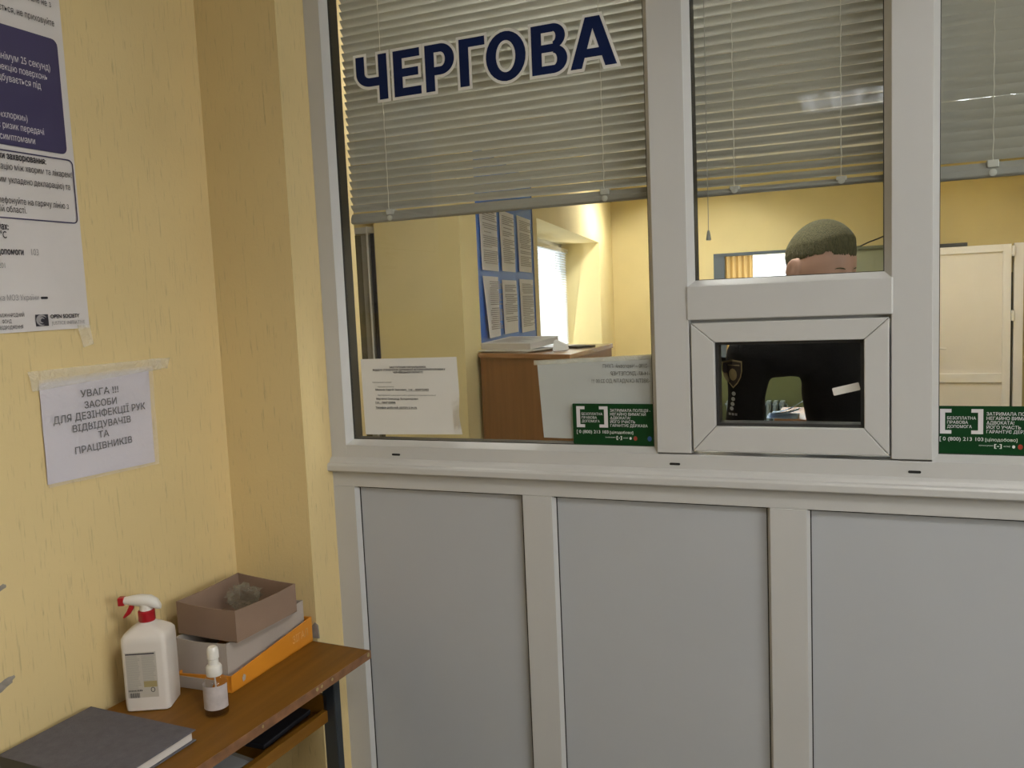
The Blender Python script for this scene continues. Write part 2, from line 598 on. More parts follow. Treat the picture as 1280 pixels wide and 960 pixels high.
def sheet_mesh(P, corners, n=0.001, wob=0.002, nu=14, nv=10, seed=0.0, curl=None):
    """sheet of paper from four (u, v) corners TL, TR, BR, BL with small undulations"""
    TL, TR, BR, BL = [Vector((a, b)) for a, b in corners]

    def fn(a, b):
        q = (TL * (1 - a) + TR * a) * b + (BL * (1 - a) + BR * a) * (1 - b)
        h = n + wob * (0.5 + 0.5 * noise.noise(Vector((a * 3 + seed, b * 2.3, seed * 1.7))))
        if curl: h += curl(a, b)
        return P.p(q.x, q.y, h)
    return MB().grid(fn, nu, nv)


# ------------------------------------------------------------------ the setting
FRONT = Plane((0, 0, 0), (1, 0, 0), (0, 0, 1))      # the partition, seen from the corridor
LEFT = Plane((-1.64, 0, 0), (0, 1, 0), (0, 0, 1))   # the corridor's left wall


def structure(name, mb, m, label=None, cat=None, **k):
    return obj(name, mb, m, kind='structure', label=label, cat=cat, **k)


HC = 2.84
XL, XR, YR = -1.64, 2.85, -5.1
A_ = Vector((-1.642, 1.423))            # near end of the slanted office wall
B_ = Vector((-2.394, 6.52))             # its far end, at the back wall
SD = (B_ - A_).normalized()
SN = Vector((SD.y, -SD.x))              # into the office
SLANT = Plane((A_.x, A_.y, 0), (SD.x, SD.y, 0), (0, 0, 1))  # N points into the office
YB = 6.52

structure('floor', MB().box(-2.9, 3.1, -5.4, 7.0, -0.1, 0.0), 'floor', 'grey corridor and office floor', 'floor')
structure('ceiling', MB().box(-2.9, 3.1, -5.4, 7.0, HC, HC + 0.1), 'ceiling', 'white painted ceiling', 'ceiling')
structure('wall_left', MB().box(XL - 0.2, XL, -5.3, -0.12, 0, HC), 'wall', 'yellow grooved plaster wall on the left with posters', 'wall')
structure('wall_pier', MB().box(XL - 0.2, -1.381, -0.12, 0.185, 0, HC).box(-2.6, XL - 0.2, 0.05, 0.17, 0, HC), 'wall', 'yellow plaster pier beside the white frame', 'wall')
structure('wall_rear', MB().box(XL, XR, YR - 0.2, YR, 0, HC), mat('low_reflection_brown', (0.09, 0.075, 0.06), 0.6, var=0.1))  # unseen wall, coloured dark so the panes reflect little
structure('wall_right', MB().box(XR, XR + 0.2, YR, -3.1, 0, HC).box(XR, XR + 0.2, -1.3, 6.6, 0, HC).box(XR, XR + 0.2, -3.1, -1.3, 0, 1.45).box(XR, XR + 0.2, -3.1, -1.3, 2.65, HC), 'wall_smooth')
structure('wall_header', MB().box(-1.381, XR, 0.0, 0.12, 2.72, HC), 'wall_smooth')
# office: wall facing the glass, slanted wall with window, back wall with window, unseen light-blocking wall
structure('wall_office_front', MB().box(-2.7, -1.642, 1.423, 1.60, 0, HC), 'office', 'dim yellow office wall beside the tall cabinet', 'wall')
structure('wall_office_left', MB().box(-2.7, -2.5, 0.17, 1.423, 0, HC), 'office')
mb = MB()
s0, s1, zw0, zw1, sE = 1.59, 4.22, 0.95, 2.16, 5.154
RD = 0.40
for (a, b, z0, z1) in ((0.0, s0, 0, HC), (s1, sE + 0.06, 0, HC), (s0, s1, 0, zw0), (s0, s1, zw1, HC)):
    mb.prism([SLANT.p(a, z0, 0), SLANT.p(b, z0, 0), SLANT.p(b, z1, 0), SLANT.p(a, z1, 0)], SLANT.N * -RD)
structure('wall_office_side', mb, 'office', 'yellow office wall with the blue notice board and deep window recess', 'wall')
wx0, wx1, wz0, wz1 = -1.34, -0.46, 1.02, 2.0
structure('wall_office_back', MB().box(-2.9, wx0, YB, YB + 0.2, 0, HC).box(wx1, 0.24, YB, YB + 0.2, 0, HC).box(wx0, wx1, YB, YB + 0.2, 0, wz0).box(wx0, wx1, YB, YB + 0.2, wz1, HC), 'office', 'yellow back wall of the office', 'wall')
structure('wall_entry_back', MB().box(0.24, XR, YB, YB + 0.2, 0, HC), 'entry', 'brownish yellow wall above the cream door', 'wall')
structure('trim_dado', MB().box(-2.38, 0.215, YB - 0.006, YB, 0, 0.98), 'office_dado', 'olive green painted lower band of the back wall', 'wall')
structure('wall_light_blocker', MB().box(0.222, 0.256, 2.35, YB, 0, HC), 'office')  # added out of sight behind the mullion to keep the right bay dimmer
structure('wall_entry_right', MB().box(1.30, 1.40, 3.0, YB, 0, HC), 'office', 'yellow wall at right of the cream door', 'wall')

# ------------------------------------------------------------------ the white plastic partition (window_1)
part = thing('window_1', 'white plastic glazed partition with sill, panels and hatch', 'partition', (0, 0, 0), kind='structure')
ML, MR = (-0.457, -0.3765), (0.049, 0.1276)          # the two mullions in view
GZ = 1.288
TOPZ = 2.72
FD = 0.06                                            # depth of the frame


def part_box(name, m, *boxes, bevel=0.0015, parent=part):
    b = MB()
    for q in boxes: b.box(*q)
    return obj(name, b, m, parent, bevel=bevel)


part_box('frame_stile', 'pvc', (-1.381, -1.331, 0, FD, 1.2046, TOPZ))
part_box('frame_stile', 'pvc', (2.77, 2.85, 0, FD, 0, TOPZ))
part_box('head_rail', 'pvc', (-1.331, 2.77, 0, FD, 2.64, TOPZ))
part_box('bottom_rail', 'pvc', (-1.331, 2.77, 0.0, FD, 1.2046, 1.277), bevel=0.0015)
part_box('mullion', 'pvc', (ML[0], ML[1], -0.004, FD, 1.281, 2.64))
part_box('mullion', 'pvc', (MR[0], MR[1], -0.004, FD, 1.281, 2.64))
part_box('mullion', 'pvc', (0.95, 1.03, -0.004, FD, 1.281, 2.64))
part_box('mullion', 'pvc', (1.80, 1.88, -0.004, FD, 1.281, 2.64))
# glazing beads sloping back to each pane, dark gaskets, panes
panes = [(-1.331, ML[0], 1.277, 2.64), (ML[1], MR[0], 1.668, 2.64), (MR[1], 0.95, 1.277, 2.64), (1.03, 1.80, 1.277, 2.64), (1.88, 2.77, 1.277, 2.64)]
GY = 0.026
for (x0, x1, z0, z1) in panes:
    b = MB()
    w = 0.013
    for ring in (((x0, 0.002, z0), (x1, 0.002, z0), (x1, 0.002, z1), (x0, 0.002, z1)),):
        o_ = [(x0, 0.0, z0), (x1, 0.0, z0), (x1, 0.0, z1), (x0, 0.0, z1)]
        i_ = [(x0 + w, GY - 0.004, z0 + w), (x1 - w, GY - 0.004, z0 + w), (x1 - w, GY - 0.004, z1 - w), (x0 + w, GY - 0.004, z1 - w)]
        k_ = [(x0, GY - 0.004, z0), (x1, GY - 0.004, z0), (x1, GY - 0.004, z1), (x0, GY - 0.004, z1)]
        fs = []
        for k in range(4):
            k2 = (k + 1) % 4
            fs += [(k, k2, 4 + k2, 4 + k), (4 + k, 4 + k2, 8 + k2, 8 + k), (8 + k, 8 + k2, k2, k)]
        b.add(o_ + i_ + k_, fs)
    obj('glazing_bead', b, 'pvc', part)
    b = MB()
    g = 0.0145
    for q in ((x0, x0 + g, z0, z1), (x1 - g, x1, z0, z1), (x0 + g, x1 - g, z0, z0 + g), (x0 + g, x1 - g, z1 - g, z1)):
        b.box(q[0], q[1], GY - 0.0035, FD + 0.004, q[2], q[3])
    obj('gasket', b, 'gasket', part)
    obj('glass_pane', MB().box(x0 + 0.014, x1 - 0.014, GY, GY + 0.005, z0 + 0.014, z1 - 0.014), 'glass', part)
# transom over the hatch
part_box('transom', 'pvc', (ML[1] - 0.003, MR[0] + 0.003, -0.008, FD, 1.5905, 1.6685), bevel=0.003)
# the hatch sash: four mitred bars, bead, pane
sx0, sx1, sz0, sz1 = -0.372, 0.045, 1.288, 1.584
ix0, ix1, iz0, iz1 = -0.3195, -0.0045, 1.3455, 1.5385
sash = obj('hatch_sash', MB().box(sx0 + 0.004, sx1 - 0.004, 0.012, 0.05, sz0 + 0.004, iz0 - 0.002).box(sx0 + 0.004, sx1 - 0.004, 0.012, 0.05, iz1 + 0.002, sz1 - 0.004)
           .box(sx0 + 0.004, ix0 - 0.002, 0.012, 0.05, iz0, iz1).box(ix1 + 0.002, sx1 - 0.004, 0.012, 0.05, iz0, iz1), 'gasket', part)
g = 0.0006
O4 = [(sx0, sz0), (sx1, sz0), (sx1, sz1), (sx0, sz1)]
I4 = [(ix0, iz0), (ix1, iz0), (ix1, iz1), (ix0, iz1)]
for k in range(4):
    k2 = (k + 1) % 4
    o1, o2, i2, i1 = [Vector(q) for q in (O4[k], O4[k2], I4[k2], I4[k])]
    d = (o2 - o1).normalized()
    poly = [o1 + d * g, o2 - d * g, i2 - d * g, i1 + d * g]
    obj('sash_bar', MB().prism([(q.x, -0.006, q.y) for q in poly], (0, 0.02, 0)), 'pvc', sash, bevel=0.002)
b = MB()
w = 0.007
for q in ((ix0, ix0 + w, iz0, iz1), (ix1 - w, ix1, iz0, iz1), (ix0 + w, ix1 - w, iz0, iz0 + w), (ix0 + w, ix1 - w, iz1 - w, iz1)):
    b.box(q[0], q[1], 0.008, 0.05, q[2], q[3])
obj('sash_gasket', b, 'gasket', sash)
obj('sash_glass', MB().box(ix0 + w, ix1 - w, 0.02, 0.025, iz0 + w, iz1 - w), 'glass', sash)
# hatch surround, a shadow gap round the sash
part_box('hatch_surround', 'pvc', (ML[1], MR[0], 0.017, FD, 1.5805, 1.591), (ML[1], sx0 - 0.0025, 0.004, FD, 1.281, 1.592), (sx1 + 0.0025, MR[0], 0.004, FD, 1.281, 1.592), bevel=0.0008)
# sill cap with a stepped nose
prof = [(0.0, 1.2045), (-0.020, 1.2045), (-0.024, 1.208), (-0.024, 1.222), (-0.021, 1.227), (-0.012, 1.2285), (-0.009, 1.236), (0.0, 1.243)]
obj('window_sill', MB().prism([(-1.392, y, z) for y, z in prof], (4.16, 0, 0)), 'pvc', part, bevel=0.0012)
# drain slots
for x in (-1.173, -0.417, 0.094):
    obj('drain_slot', MB().prism([(x + q[0], -0.0012, 1.254 + q[1]) for q in FRONT.round_rect(-0.0125, 0.0125, -0.0028, 0.0028, 0.0026)], (0, 0.004, 0)), 'slot', part)
# lower half: rails, stiles, recessed panels
part_box('lower_rail', 'pvc', (-1.383, 2.77, 0, FD, 1.160, 1.2045))
part_box('kick_rail', 'pvc', (-1.383, 2.77, 0, FD, 0.0, 0.12))
st = [(-1.383, -1.312), (-0.810, -0.730), (-0.2038, -0.1235), (0.402, 0.482), (1.008, 1.088), (1.614, 1.694), (2.22, 2.30)]
for q in st:
    part_box('panel_stile', 'pvc', (q[0], q[1], 0, FD, 0.12, 1.160))
ends = st + [(2.77, 2.85)]
for k in range(len(st)):
    x0, x1 = ends[k][1], ends[k + 1][0]
    b = MB()
    w = 0.006
    o_ = [(x0, 0.001, 0.12), (x1, 0.001, 0.12), (x1, 0.001, 1.16), (x0, 0.001, 1.16)]
    i_ = [(x0 + w, 0.016, 0.12 + w), (x1 - w, 0.016, 0.12 + w), (x1 - w, 0.016, 1.16 - w), (x0 + w, 0.016, 1.16 - w)]
    b.add(o_ + i_, [(0, 1, 5, 4), (1, 2, 6, 5), (3, 0, 4, 7)])
    obj('panel_bead', b, 'pvc', part)
    b = MB()
    for q in ((x0, x0 + 0.0085, 0.12, 1.16), (x1 - 0.0085, x1, 0.12, 1.16), (x0, x1, 1.1545, 1.16)):
        b.box(q[0], q[1], 0.0165, 0.03, q[2], q[3])
    obj('panel_gasket', b, 'gasket', part)
    obj('infill_panel', MB().box(x0 + 0.002, x1 - 0.002, 0.018, 0.045, 0.122, 1.158), 'pvc_panel', part)


# ------------------------------------------------------------------ venetian blinds behind the glass
def venetian(label, x0, x1, zb, ztop, tilt, cords, seed, y=0.074, pull=None, railh=0.027, gap_last=0.0):
    t = thing('venetian_blind', label, 'blind', ((x0 + x1) / 2, y, zb), 'venetian blinds behind the front glass')
    rnd = random.Random(seed)
    b = MB()
    pitch, wd = 0.0214, 0.025
    z = zb + railh + 0.006 + gap_last
    n = int((ztop - z) / pitch)
    for i in range(n):
        zc = z + pitch * (i + 0.42)
        th = math.radians(tilt + rnd.uniform(-2, 2))
        dz0, dz1 = rnd.uniform(-0.0008, 0.0008), rnd.uniform(-0.0008, 0.0008)
        rows = []
        nu, nv = 6, 4
        for j in range(nv + 1):
            c = j / nv * 2 - 1                          # across the slat, room side edge to glass edge
            bow = -0.0030 * (1 - c * c)
            dy = -c * wd / 2 * math.sin(th) + bow * math.cos(th)   # glass-side edge up, room-side edge down
            dz = c * wd / 2 * math.cos(th) + bow * math.sin(th)
            rows.append((dy, dz))
        vs, fs = [], []
        for j, (dy, dz) in enumerate(rows):
            for k in range(nu + 1):
                a = k / nu
                vs.append((x0 + (x1 - x0) * a, y + dy, zc + dz + dz0 * (1 - a) + dz1 * a - 0.0012 * math.sin(PI * a) * rnd.random()))
        for j in range(nv):
            for k in range(nu):
                fs.append((j * (nu + 1) + k, j * (nu + 1) + k + 1, (j + 1) * (nu + 1) + k + 1, (j + 1) * (nu + 1) + k))
        b.add(vs, fs)
    obj('slats', b, 'slat', t, smooth=True)
    pr = [(y - 0.012, zb + 0.004), (y - 0.008, zb), (y + 0.010, zb), (y + 0.012, zb + 0.004), (y + 0.012, zb + railh), (y - 0.004, zb + railh), (y - 0.012, zb + railh * 0.52)]
    obj('bottom_rail', MB().prism([(x0, q[0], q[1]) for q in pr], (x1 - x0, 0, 0)), 'rail', t, bevel=0.001)
    obj('head_box', MB().box(x0, x1, y - 0.014, y + 0.014, ztop, ztop + 0.03), 'rail', t)
    for cx in cords:
        b = MB()
        for dy in (-0.0145, 0.0145):
            b.tube([(cx + 0.001 * math.sin(k * 2.1 + dy * 300), y + dy, zb + railh * 0.8 + (ztop - zb - railh) * k / 40) for k in range(41)], 0.0008, 5)
        obj('ladder_cord', b, 'cord', t)
        bt = obj('cord_clip', MB().box(cx - 0.011, cx + 0.011, y - 0.0155, y + 0.012, zb + railh * 0.62, zb + railh + 0.004), 'clearplastic', t, bevel=0.002)
        obj('rail_button', MB().lathe([(0.0045, 0.0), (0.0075, 0.001), (0.0075, 0.005)], (cx, y - 0.0155, zb + 0.008), 14, 'y'), 'clearplastic', t, smooth=True)
    if pull:
        px, pz = pull
        obj('pull_cord', MB().tube([(px, y - 0.018, ztop), (px, y - 0.018, pz + 0.018)], 0.0009, 5), 'rail', t)
        obj('cord_tassel', MB().lathe([(0.0015, 0.022), (0.003, 0.020), (0.0055, 0.004), (0.0062, 0.0), (0.004, -0.001)], (px, y - 0.018, pz), 12), 'rail', t, smooth=True)
    return t


venetian('grey venetian blind behind the dark blue lettering', -1.311, -0.468, 1.883, 2.6, 46, (-1.187, -0.585), 3)
venetian('grey venetian blind with hanging cord above the hatch', -0.376, 0.046, 1.875, 2.6, 55, (-0.277, -0.049), 5, pull=(-0.337, 1.774), railh=0.014)
venetian('grey venetian blind above the cream door, right edge', 0.131, 0.945, 1.864, 2.6, 40, (0.241, 0.83), 8, railh=0.03)

# ------------------------------------------------------------------ lettering and papers on the glass
GL = Plane((0, GY, 0), (1, 0, 0), (0, 0, 1))
sign = thing('window_lettering', 'large dark blue letters with white outline stuck on the left pane', 'lettering', (-0.89, GY, 2.2))
# each letter is drawn from straight bars (four corners) and curved bars (ring sectors); x in widths 0..w, z in 0..1 of the letter height
LH, LZ0 = 0.1155, 2.193


def bar(x0, z0, x1, z1):
    return ('q', [(x0, z0), (x1, z0), (x1, z1), (x0, z1)])


def slanted(*p):
    return ('q', list(p))


def ring(cx, cz, rx, rz, tx, tz, a0, a1):
    return ('r', cx, cz, rx, rz, tx, tz, a0, a1)


T_ = 0.225                                            # stroke weight against the letter height
SHAPES = [
    (-1.243, -1.149, lambda w: [bar(w - T_, 0, w, 1), bar(0, 0.60, T_, 1), ring(0.36, 0.62, 0.36, 0.30, T_, 0.19, PI, 1.5 * PI), bar(0.35, 0.32, w - T_ * 0.5, 0.51)]),
    (-1.130, -1.052, lambda w: [bar(0, 0, T_, 1), bar(T_ * 0.5, 0.82, w, 1), bar(T_ * 0.5, 0.42, w * 0.93, 0.60), bar(T_ * 0.5, 0, w * 1.02, 0.18)]),
    (-1.037, -0.954, lambda w: [bar(0, 0, T_, 1), bar(T_ * 0.5, 0.825, w - 0.33, 1), bar(T_ * 0.5, 0.34, w - 0.33, 0.515), ring(w - 0.34, 0.67, 0.34, 0.33, T_, 0.175, -PI / 2, PI / 2)]),
    (-0.940, -0.869, lambda w: [bar(0, 0, T_, 1), bar(T_ * 0.5, 0.815, w, 1)]),
    (-0.867, -0.761, lambda w: [ring(w / 2, 0.5, w / 2, 0.515, 0.235, 0.185, 0, 2 * PI)]),
    (-0.746, -0.655, lambda w: [bar(0, 0, T_, 1), bar(T_ * 0.5, 0.835, w - 0.30, 1), bar(T_ * 0.5, 0.435, w - 0.27, 0.595), bar(T_ * 0.5, 0, w - 0.30, 0.165),
                                ring(w - 0.31, 0.745, 0.275, 0.255, 0.21, 0.155, -PI / 2, PI / 2), ring(w - 0.31, 0.285, 0.31, 0.285, 0.225, 0.16, -PI / 2, PI / 2)]),
    (-0.648, -0.534, lambda w: [slanted((0, 0), (0.245, 0), (w / 2 + 0.01, 0.80), (w / 2 + 0.03, 1.0), (w / 2 - 0.155, 1.0)), slanted((w - 0.245, 0), (w, 0), (w / 2 + 0.155, 1.0), (w / 2 - 0.03, 1.0), (w / 2 - 0.01, 0.80)), bar(0.22, 0.205, w - 0.22, 0.375)]),
]


def letter_mesh(shapes, x0, grow, lift):
    mb_ = MB()
    put = lambda p, k: GL.p(x0 + p[0] * LH, LZ0 + p[1] * LH, lift + k * 1.2e-5)
    for k, sh_ in enumerate(shapes):
        if sh_[0] == 'q':
            pts = [Vector(p) for p in sh_[1]]
            m_ = len(pts)
            out = []
            for i in range(m_):
                a_, b_, c_ = pts[i - 1], pts[i], pts[(i + 1) % m_]
                d1_, d2_ = (b_ - a_).normalized(), (c_ - b_).normalized()
                n1_, n2_ = Vector((d1_.y, -d1_.x)), Vector((d2_.y, -d2_.x))
                out.append(b_ + (n1_ + n2_) * (grow / max(0.35, 1 + n1_.dot(n2_))))
            mb_.add([put(p, k) for p in out], [tuple(range(m_))])
        else:
            _, cx_, cz_, rx_, rz_, tx_, tz_, a0, a1 = sh_
            m_ = 28
            o_, i_ = [], []
            for q in range(m_ + 1):
                a = a0 + (a1 - a0) * q / m_
                ca, sa = math.cos(a), math.sin(a)
                o_.append((cx_ + (rx_ + grow) * ca, cz_ + (rz_ + grow) * sa))
                i_.append((cx_ + max(0.004, rx_ - tx_ - grow) * ca, cz_ + max(0.004, rz_ - tz_ - grow) * sa))
            mb_.add([put(p, k) for p in o_ + i_], [(q, q + 1, m_ + 2 + q, m_ + 1 + q) for q in range(m_)])
    return mb_


for x0_, x1_, fn_ in SHAPES:
    shp = fn_((x1_ - x0_) / LH)
    L_ = obj('letter', letter_mesh(shp, x0_, 0.0, 0.0013), 'navy_letter', sign)
    obj('letter_outline', letter_mesh(shp, x0_, 0.062, 0.0006), 'white_vinyl', L_)


def lines_text(P, rows, m, parent, name='lettering', **k):
    mb_ = MB()
    for r in rows:
        kk = dict(k)
        kk.update(r[4] if len(r) > 4 else {})
        P.text(mb_, r[0], r[1], r[2], r[3], **kk)
    return obj(name, mb_, m, parent)


def legal_aid_sticker(x0, label):
    z0 = 1.291
    t = thing('window_sticker', label, 'sticker', (x0 + 0.104, GY, z0), 'green legal aid stickers on the glass')
    P = Plane((x0, GY, z0), (1, 0, 0), (0, 0, 1))
    b = MB()
    P.poly(b, P.round_rect(0, 0.2085, 0, 0.102, 0.003), 0.0016, 0.0006)
    obj('sticker_sheet', b, 'green', t)
    n = 0.0026
    for (u0, u1, d) in ((0.010, 0.0315, 1), (0.0685, 0.0905, -1)):
        b = MB()
        st_ = 0.0095
        v0, v1 = 0.043, 0.0955
        if d > 0:
            pts = [(u0, v0), (u1, v0), (u1, v0 + 0.0075), (u0 + st_, v0 + 0.0075), (u0 + st_, v1 - 0.0075), (u1, v1 - 0.0075), (u1, v1), (u0, v1)]
        else:
            pts = [(u1, v0), (u1, v1), (u0, v1), (u0, v1 - 0.0075), (u1 - st_, v1 - 0.0075), (u1 - st_, v0 + 0.0075), (u0, v0 + 0.0075), (u0, v0)]
        P.poly(b, pts, n)
        obj('bracket', b, 'print_white', t)
    lines_text(P, [('БЕЗОПЛАТНА', 0.0235, 0.0735, 0.0062, dict(width=0.0535)), ('ПРАВОВА', 0.0235, 0.0645, 0.0062, dict(width=0.039)), ('ДОПОМОГА', 0.0235, 0.0555, 0.0062, dict(width=0.046)),
                   ('ЗАТРИМАЛА ПОЛІЦІЯ -', 0.0965, 0.0825, 0.0068, dict(width=0.100)), ('НЕГАЙНО ВИМАГАЙ', 0.0965, 0.0732, 0.0068, dict(width=0.0885)), ('АДВОКАТА!', 0.0965, 0.0639, 0.0068, dict(width=0.050)),
                   ('ЙОГО УЧАСТЬ', 0.0965, 0.0546, 0.0068, dict(width=0.062)), ('ГАРАНТУЄ ДЕРЖАВА', 0.0965, 0.0453, 0.0068, dict(width=0.0925)),
                   ('[', 0.0095, 0.0285, 0.0085), ('0 (800) 213 103', 0.0155, 0.0285, 0.0078, dict(width=0.0755))], 'print_white', t, n=n, bold=0.011)
    lines_text(P, [('[цілодобово]', 0.0945, 0.0285, 0.0066, dict(width=0.058)), ('безоплатна допомога', 0.083, 0.0180, 0.0028, dict(width=0.026)), ('[-]', 0.111, 0.0155, 0.0075, dict(width=0.0135, bold=0.02)), ('юстиції', 0.128, 0.0170, 0.003, dict(width=0.012))], 'white_vinyl', t, 'small_lettering', n=n)
    for nm, u, r, m in (('white_mark', 0.146, 0.0028, 'white_vinyl'), ('red_mark', 0.158, 0.0046, 'red_print'), ('blue_mark', 0.193, 0.0052, 'blue_print')):
        b = MB()
        P.poly(b, [(u + r * math.cos(a * PI / 8), 0.0175 + r * 1.2 * math.sin(a * PI / 8)) for a in range(16)], n)
        obj(nm, b, m, t)
    return t


legal_aid_sticker(-0.6745, 'dark green sticker with white brackets in front of the grey backwards sheet')
legal_aid_sticker(0.1335, 'dark green sticker with white brackets below the cream door')

GB = Plane((0, GY + 0.0055, 0), (1, 0, 0), (0, 0, 1))    # inside face of the glass: things taped there sit behind it (n < 0)
note = thing('paper_notice', 'white printed notice taped on the left pane, lower left corner', 'notice', (-1.135, GY, 1.30))
b = sheet_mesh(GL, [(-1.283, 1.512), (-0.989, 1.514), (-0.982, 1.309), (-1.281, 1.303)], n=0.0005, wob=0.002, nu=24, nv=16, seed=2, curl=lambda a, c: 0.012 * max(0, (a - 0.9) / 0.1) ** 2 * math.exp(-((c - 0.25) / 0.18) ** 2))
obj('sheet', b, 'paper', note)
# curled edge of the sheet
obj('curled_edge', MB().add([GL.p(-0.985, 1.40, 0.016), GL.p(-0.983, 1.335, 0.016), GL.p(-0.998, 1.332, 0.010), GL.p(-0.990, 1.36, 0.013)], [(0, 1, 2, 3)]), 'cap_white', note, label='lifted corner edge')
lines_text(GL, [('ЗАСТУПНИК НАЧАЛЬНИКА', -1.136, 1.4865, 0.0048, dict(width=0.112, bold=0.03)), ('ВІДДІЛУ УПРАВЛІННЯ ДЕРЖАВНОЇ ВЕТЕРИНАРНОЇ СЛУЖБИ У', -1.134, 1.4795, 0.0048, dict(width=0.222, bold=0.03)), ('ЧЕРНІВЕЦЬКІЙ ОБЛАСТІ', -1.136, 1.4725, 0.0048, dict(width=0.092, bold=0.03))], 'ink', note, 'heading', n=0.0032, align='C')
lines_text(GL, [('Відповідальний черговий:', -1.248, 1.4465, 0.0036, dict(width=0.060)), ('Черговий інспектор', -1.233, 1.434, 0.0036, dict(width=0.052)), ('Микола Сергій Іванович   т.м. - 0509752452', -1.240, 1.4255, 0.0050, dict(width=0.165, bold=0.03)),
                ('Відповідальний за виконання роботи державної ветеринарної інспекції', -1.233, 1.411, 0.0036, dict(width=0.178)), ('Марченко Олександр Володимирович', -1.239, 1.4005, 0.0050, dict(width=0.130, bold=0.03)), ('т.м. - 0667123006', -1.243, 1.3905, 0.0050, dict(width=0.064, bold=0.03)), ('Телефон робочий: (03727) 2-34-76', -1.243, 1.3765, 0.0050, dict(width=0.129, bold=0.03))], 'ink_grey', note, 'body_lettering', n=0.0032)
b = MB()
for (u0, u1, v) in ((-1.145, -1.076, 1.4235), (-1.243, -1.179, 1.3885), (-1.243, -1.114, 1.3745)):
    GL.quad(b, u0, u1, v, v + 0.0007, 0.0032)
obj('underline', b, 'ink_grey', note)

sheet2 = thing('paper_notice', 'grey sheet with backwards writing taped inside the left pane', 'notice', (-0.61, GY, 1.30))
b = sheet_mesh(GB, [(-0.768, 1.499), (-0.464, 1.510), (-0.468, 1.300), (-0.757, 1.304)], n=-0.004, wob=0.002, seed=7)
obj('sheet', b, 'greypaper', sheet2)
lines_text(GB, [('-2190 – Черговий  ГУНП', -0.482, 1.480, 0.0095, dict(width=0.113)), ('-14-87- ДИСПЕТЧЕР', -0.479, 1.4615, 0.0095, dict(width=0.0975)), ('-ЗВІТИ СКИДАТИ ДО 22:00 !!!', -0.479, 1.4435, 0.0095, dict(width=0.146))], 'ink_grey', sheet2, 'backwards_lettering', n=-0.0012, align='R', mirror=True)
obj('tape_strip', sheet_mesh(GB, [(-0.776, 1.501), (-0.464, 1.512), (-0.464, 1.500), (-0.776, 1.489)], n=-0.0017, wob=0.001, nu=40, nv=3, seed=3), 'tape', sheet2)

strip = MB()
Pst = Plane((-0.068, 0.0195, 1.4225), (1, 0, 0.245), (-0.245, 0, 1))
Pst.poly(strip, Pst.round_rect(0, 0.056, -0.0085, 0.0085, 0.0025), 0.0003, 0.0004)
obj('tape_strip', strip, 'cap_white', loc=(-0.04, 0.02, 1.43), label='short white strip stuck on the hatch glass, tilted', cat='tape')

# ------------------------------------------------------------------ left wall: poster, notice, scuffs
poster = thing('wall_poster', 'tall white poster with navy text box, upper left wall', 'poster', (-1.64, -0.85, 1.63))
obj('poster_sheet', sheet_mesh(LEFT, [(-1.16, 2.58), (-0.543, 2.58), (-0.540, 1.634), (-1.16, 1.627)], n=0.0012, wob=0.0035, nu=20, nv=26, seed=5), 'poster', poster)
nn = 0.0058
b = MB()
LEFT.poly(b, LEFT.round_rect(-1.12, -0.560, 2.018, 2.264, 0.014), 0.0052, 0.0002)
obj('text_panel', b, 'navy', poster)
b = MB()
o_ = LEFT.round_rect(-1.12, -0.5475, 1.867, 2.008, 0.012)
i_ = LEFT.round_rect(-1.1172, -0.5503, 1.8698, 2.0052, 0.0095)
n_ = len(o_)
b.add([LEFT.p(*q, 0.0054) for q in o_] + [LEFT.p(*q, 0.0054) for q in i_], [(k, (k + 1) % n_, n_ + (k + 1) % n_, n_ + k) for k in range(n_)])
obj('outline_box', b, 'navy', poster)
lines_text(LEFT, [('мінімум 25 секунд)', -0.584, 2.193, 0.0150, {}), ('дезінфекцію поверхонь', -0.593, 2.171, 0.0140, {}), ('відбувається під', -0.611, 2.149, 0.0145, {}),
                  ('розчином «хлорки»)', -0.651, 2.074, 0.0140, {}), ('зменшує ризик передачі', -0.614, 2.052, 0.0140, {}), ('з симптомами', -0.638, 2.029, 0.0140, {})], 'print_white', poster, 'white_lettering', n=nn, align='R', xs=0.68)
lines_text(LEFT, [('симптомів, але не з', -0.567, 2.331, 0.0140, {}), ('захворювання здається, не приховуйте', -0.563, 2.292, 0.0140, {}), ('ознаки захворювання:', -0.616, 1.9895, 0.0140, dict(bold=0.03)),
                  ('комунікацію між хворим та лікарем!', -0.5535, 1.968, 0.0135, {}), ('(з яким укладено декларацію) та', -0.561, 1.941, 0.0135, {}), ('телефонуйте на гарячу лінію з', -0.569, 1.8985, 0.0135, {}),
                  ('Чернівецькій області.', -0.674, 1.8805, 0.0135, {}), ('при симптомах:', -0.719, 1.844, 0.0140, dict(bold=0.03)), ('вище 38 °C', -0.725, 1.8265, 0.0145, dict(bold=0.02)), ('швидкої допомоги', -0.690, 1.793, 0.0140, dict(bold=0.03)),
                  ('OPEN SOCIETY', -0.567, 1.6585, 0.0085, dict(bold=0.03, width=0.074)), ('МІЖНАРОДНИЙ', -0.703, 1.6645, 0.0075, {}), ('ФОНД', -0.733, 1.652, 0.0075, {}), ('ВІДРОДЖЕННЯ', -0.708, 1.6395, 0.0075, {})], 'ink', poster, 'lettering', n=nn, align='R', xs=0.66)
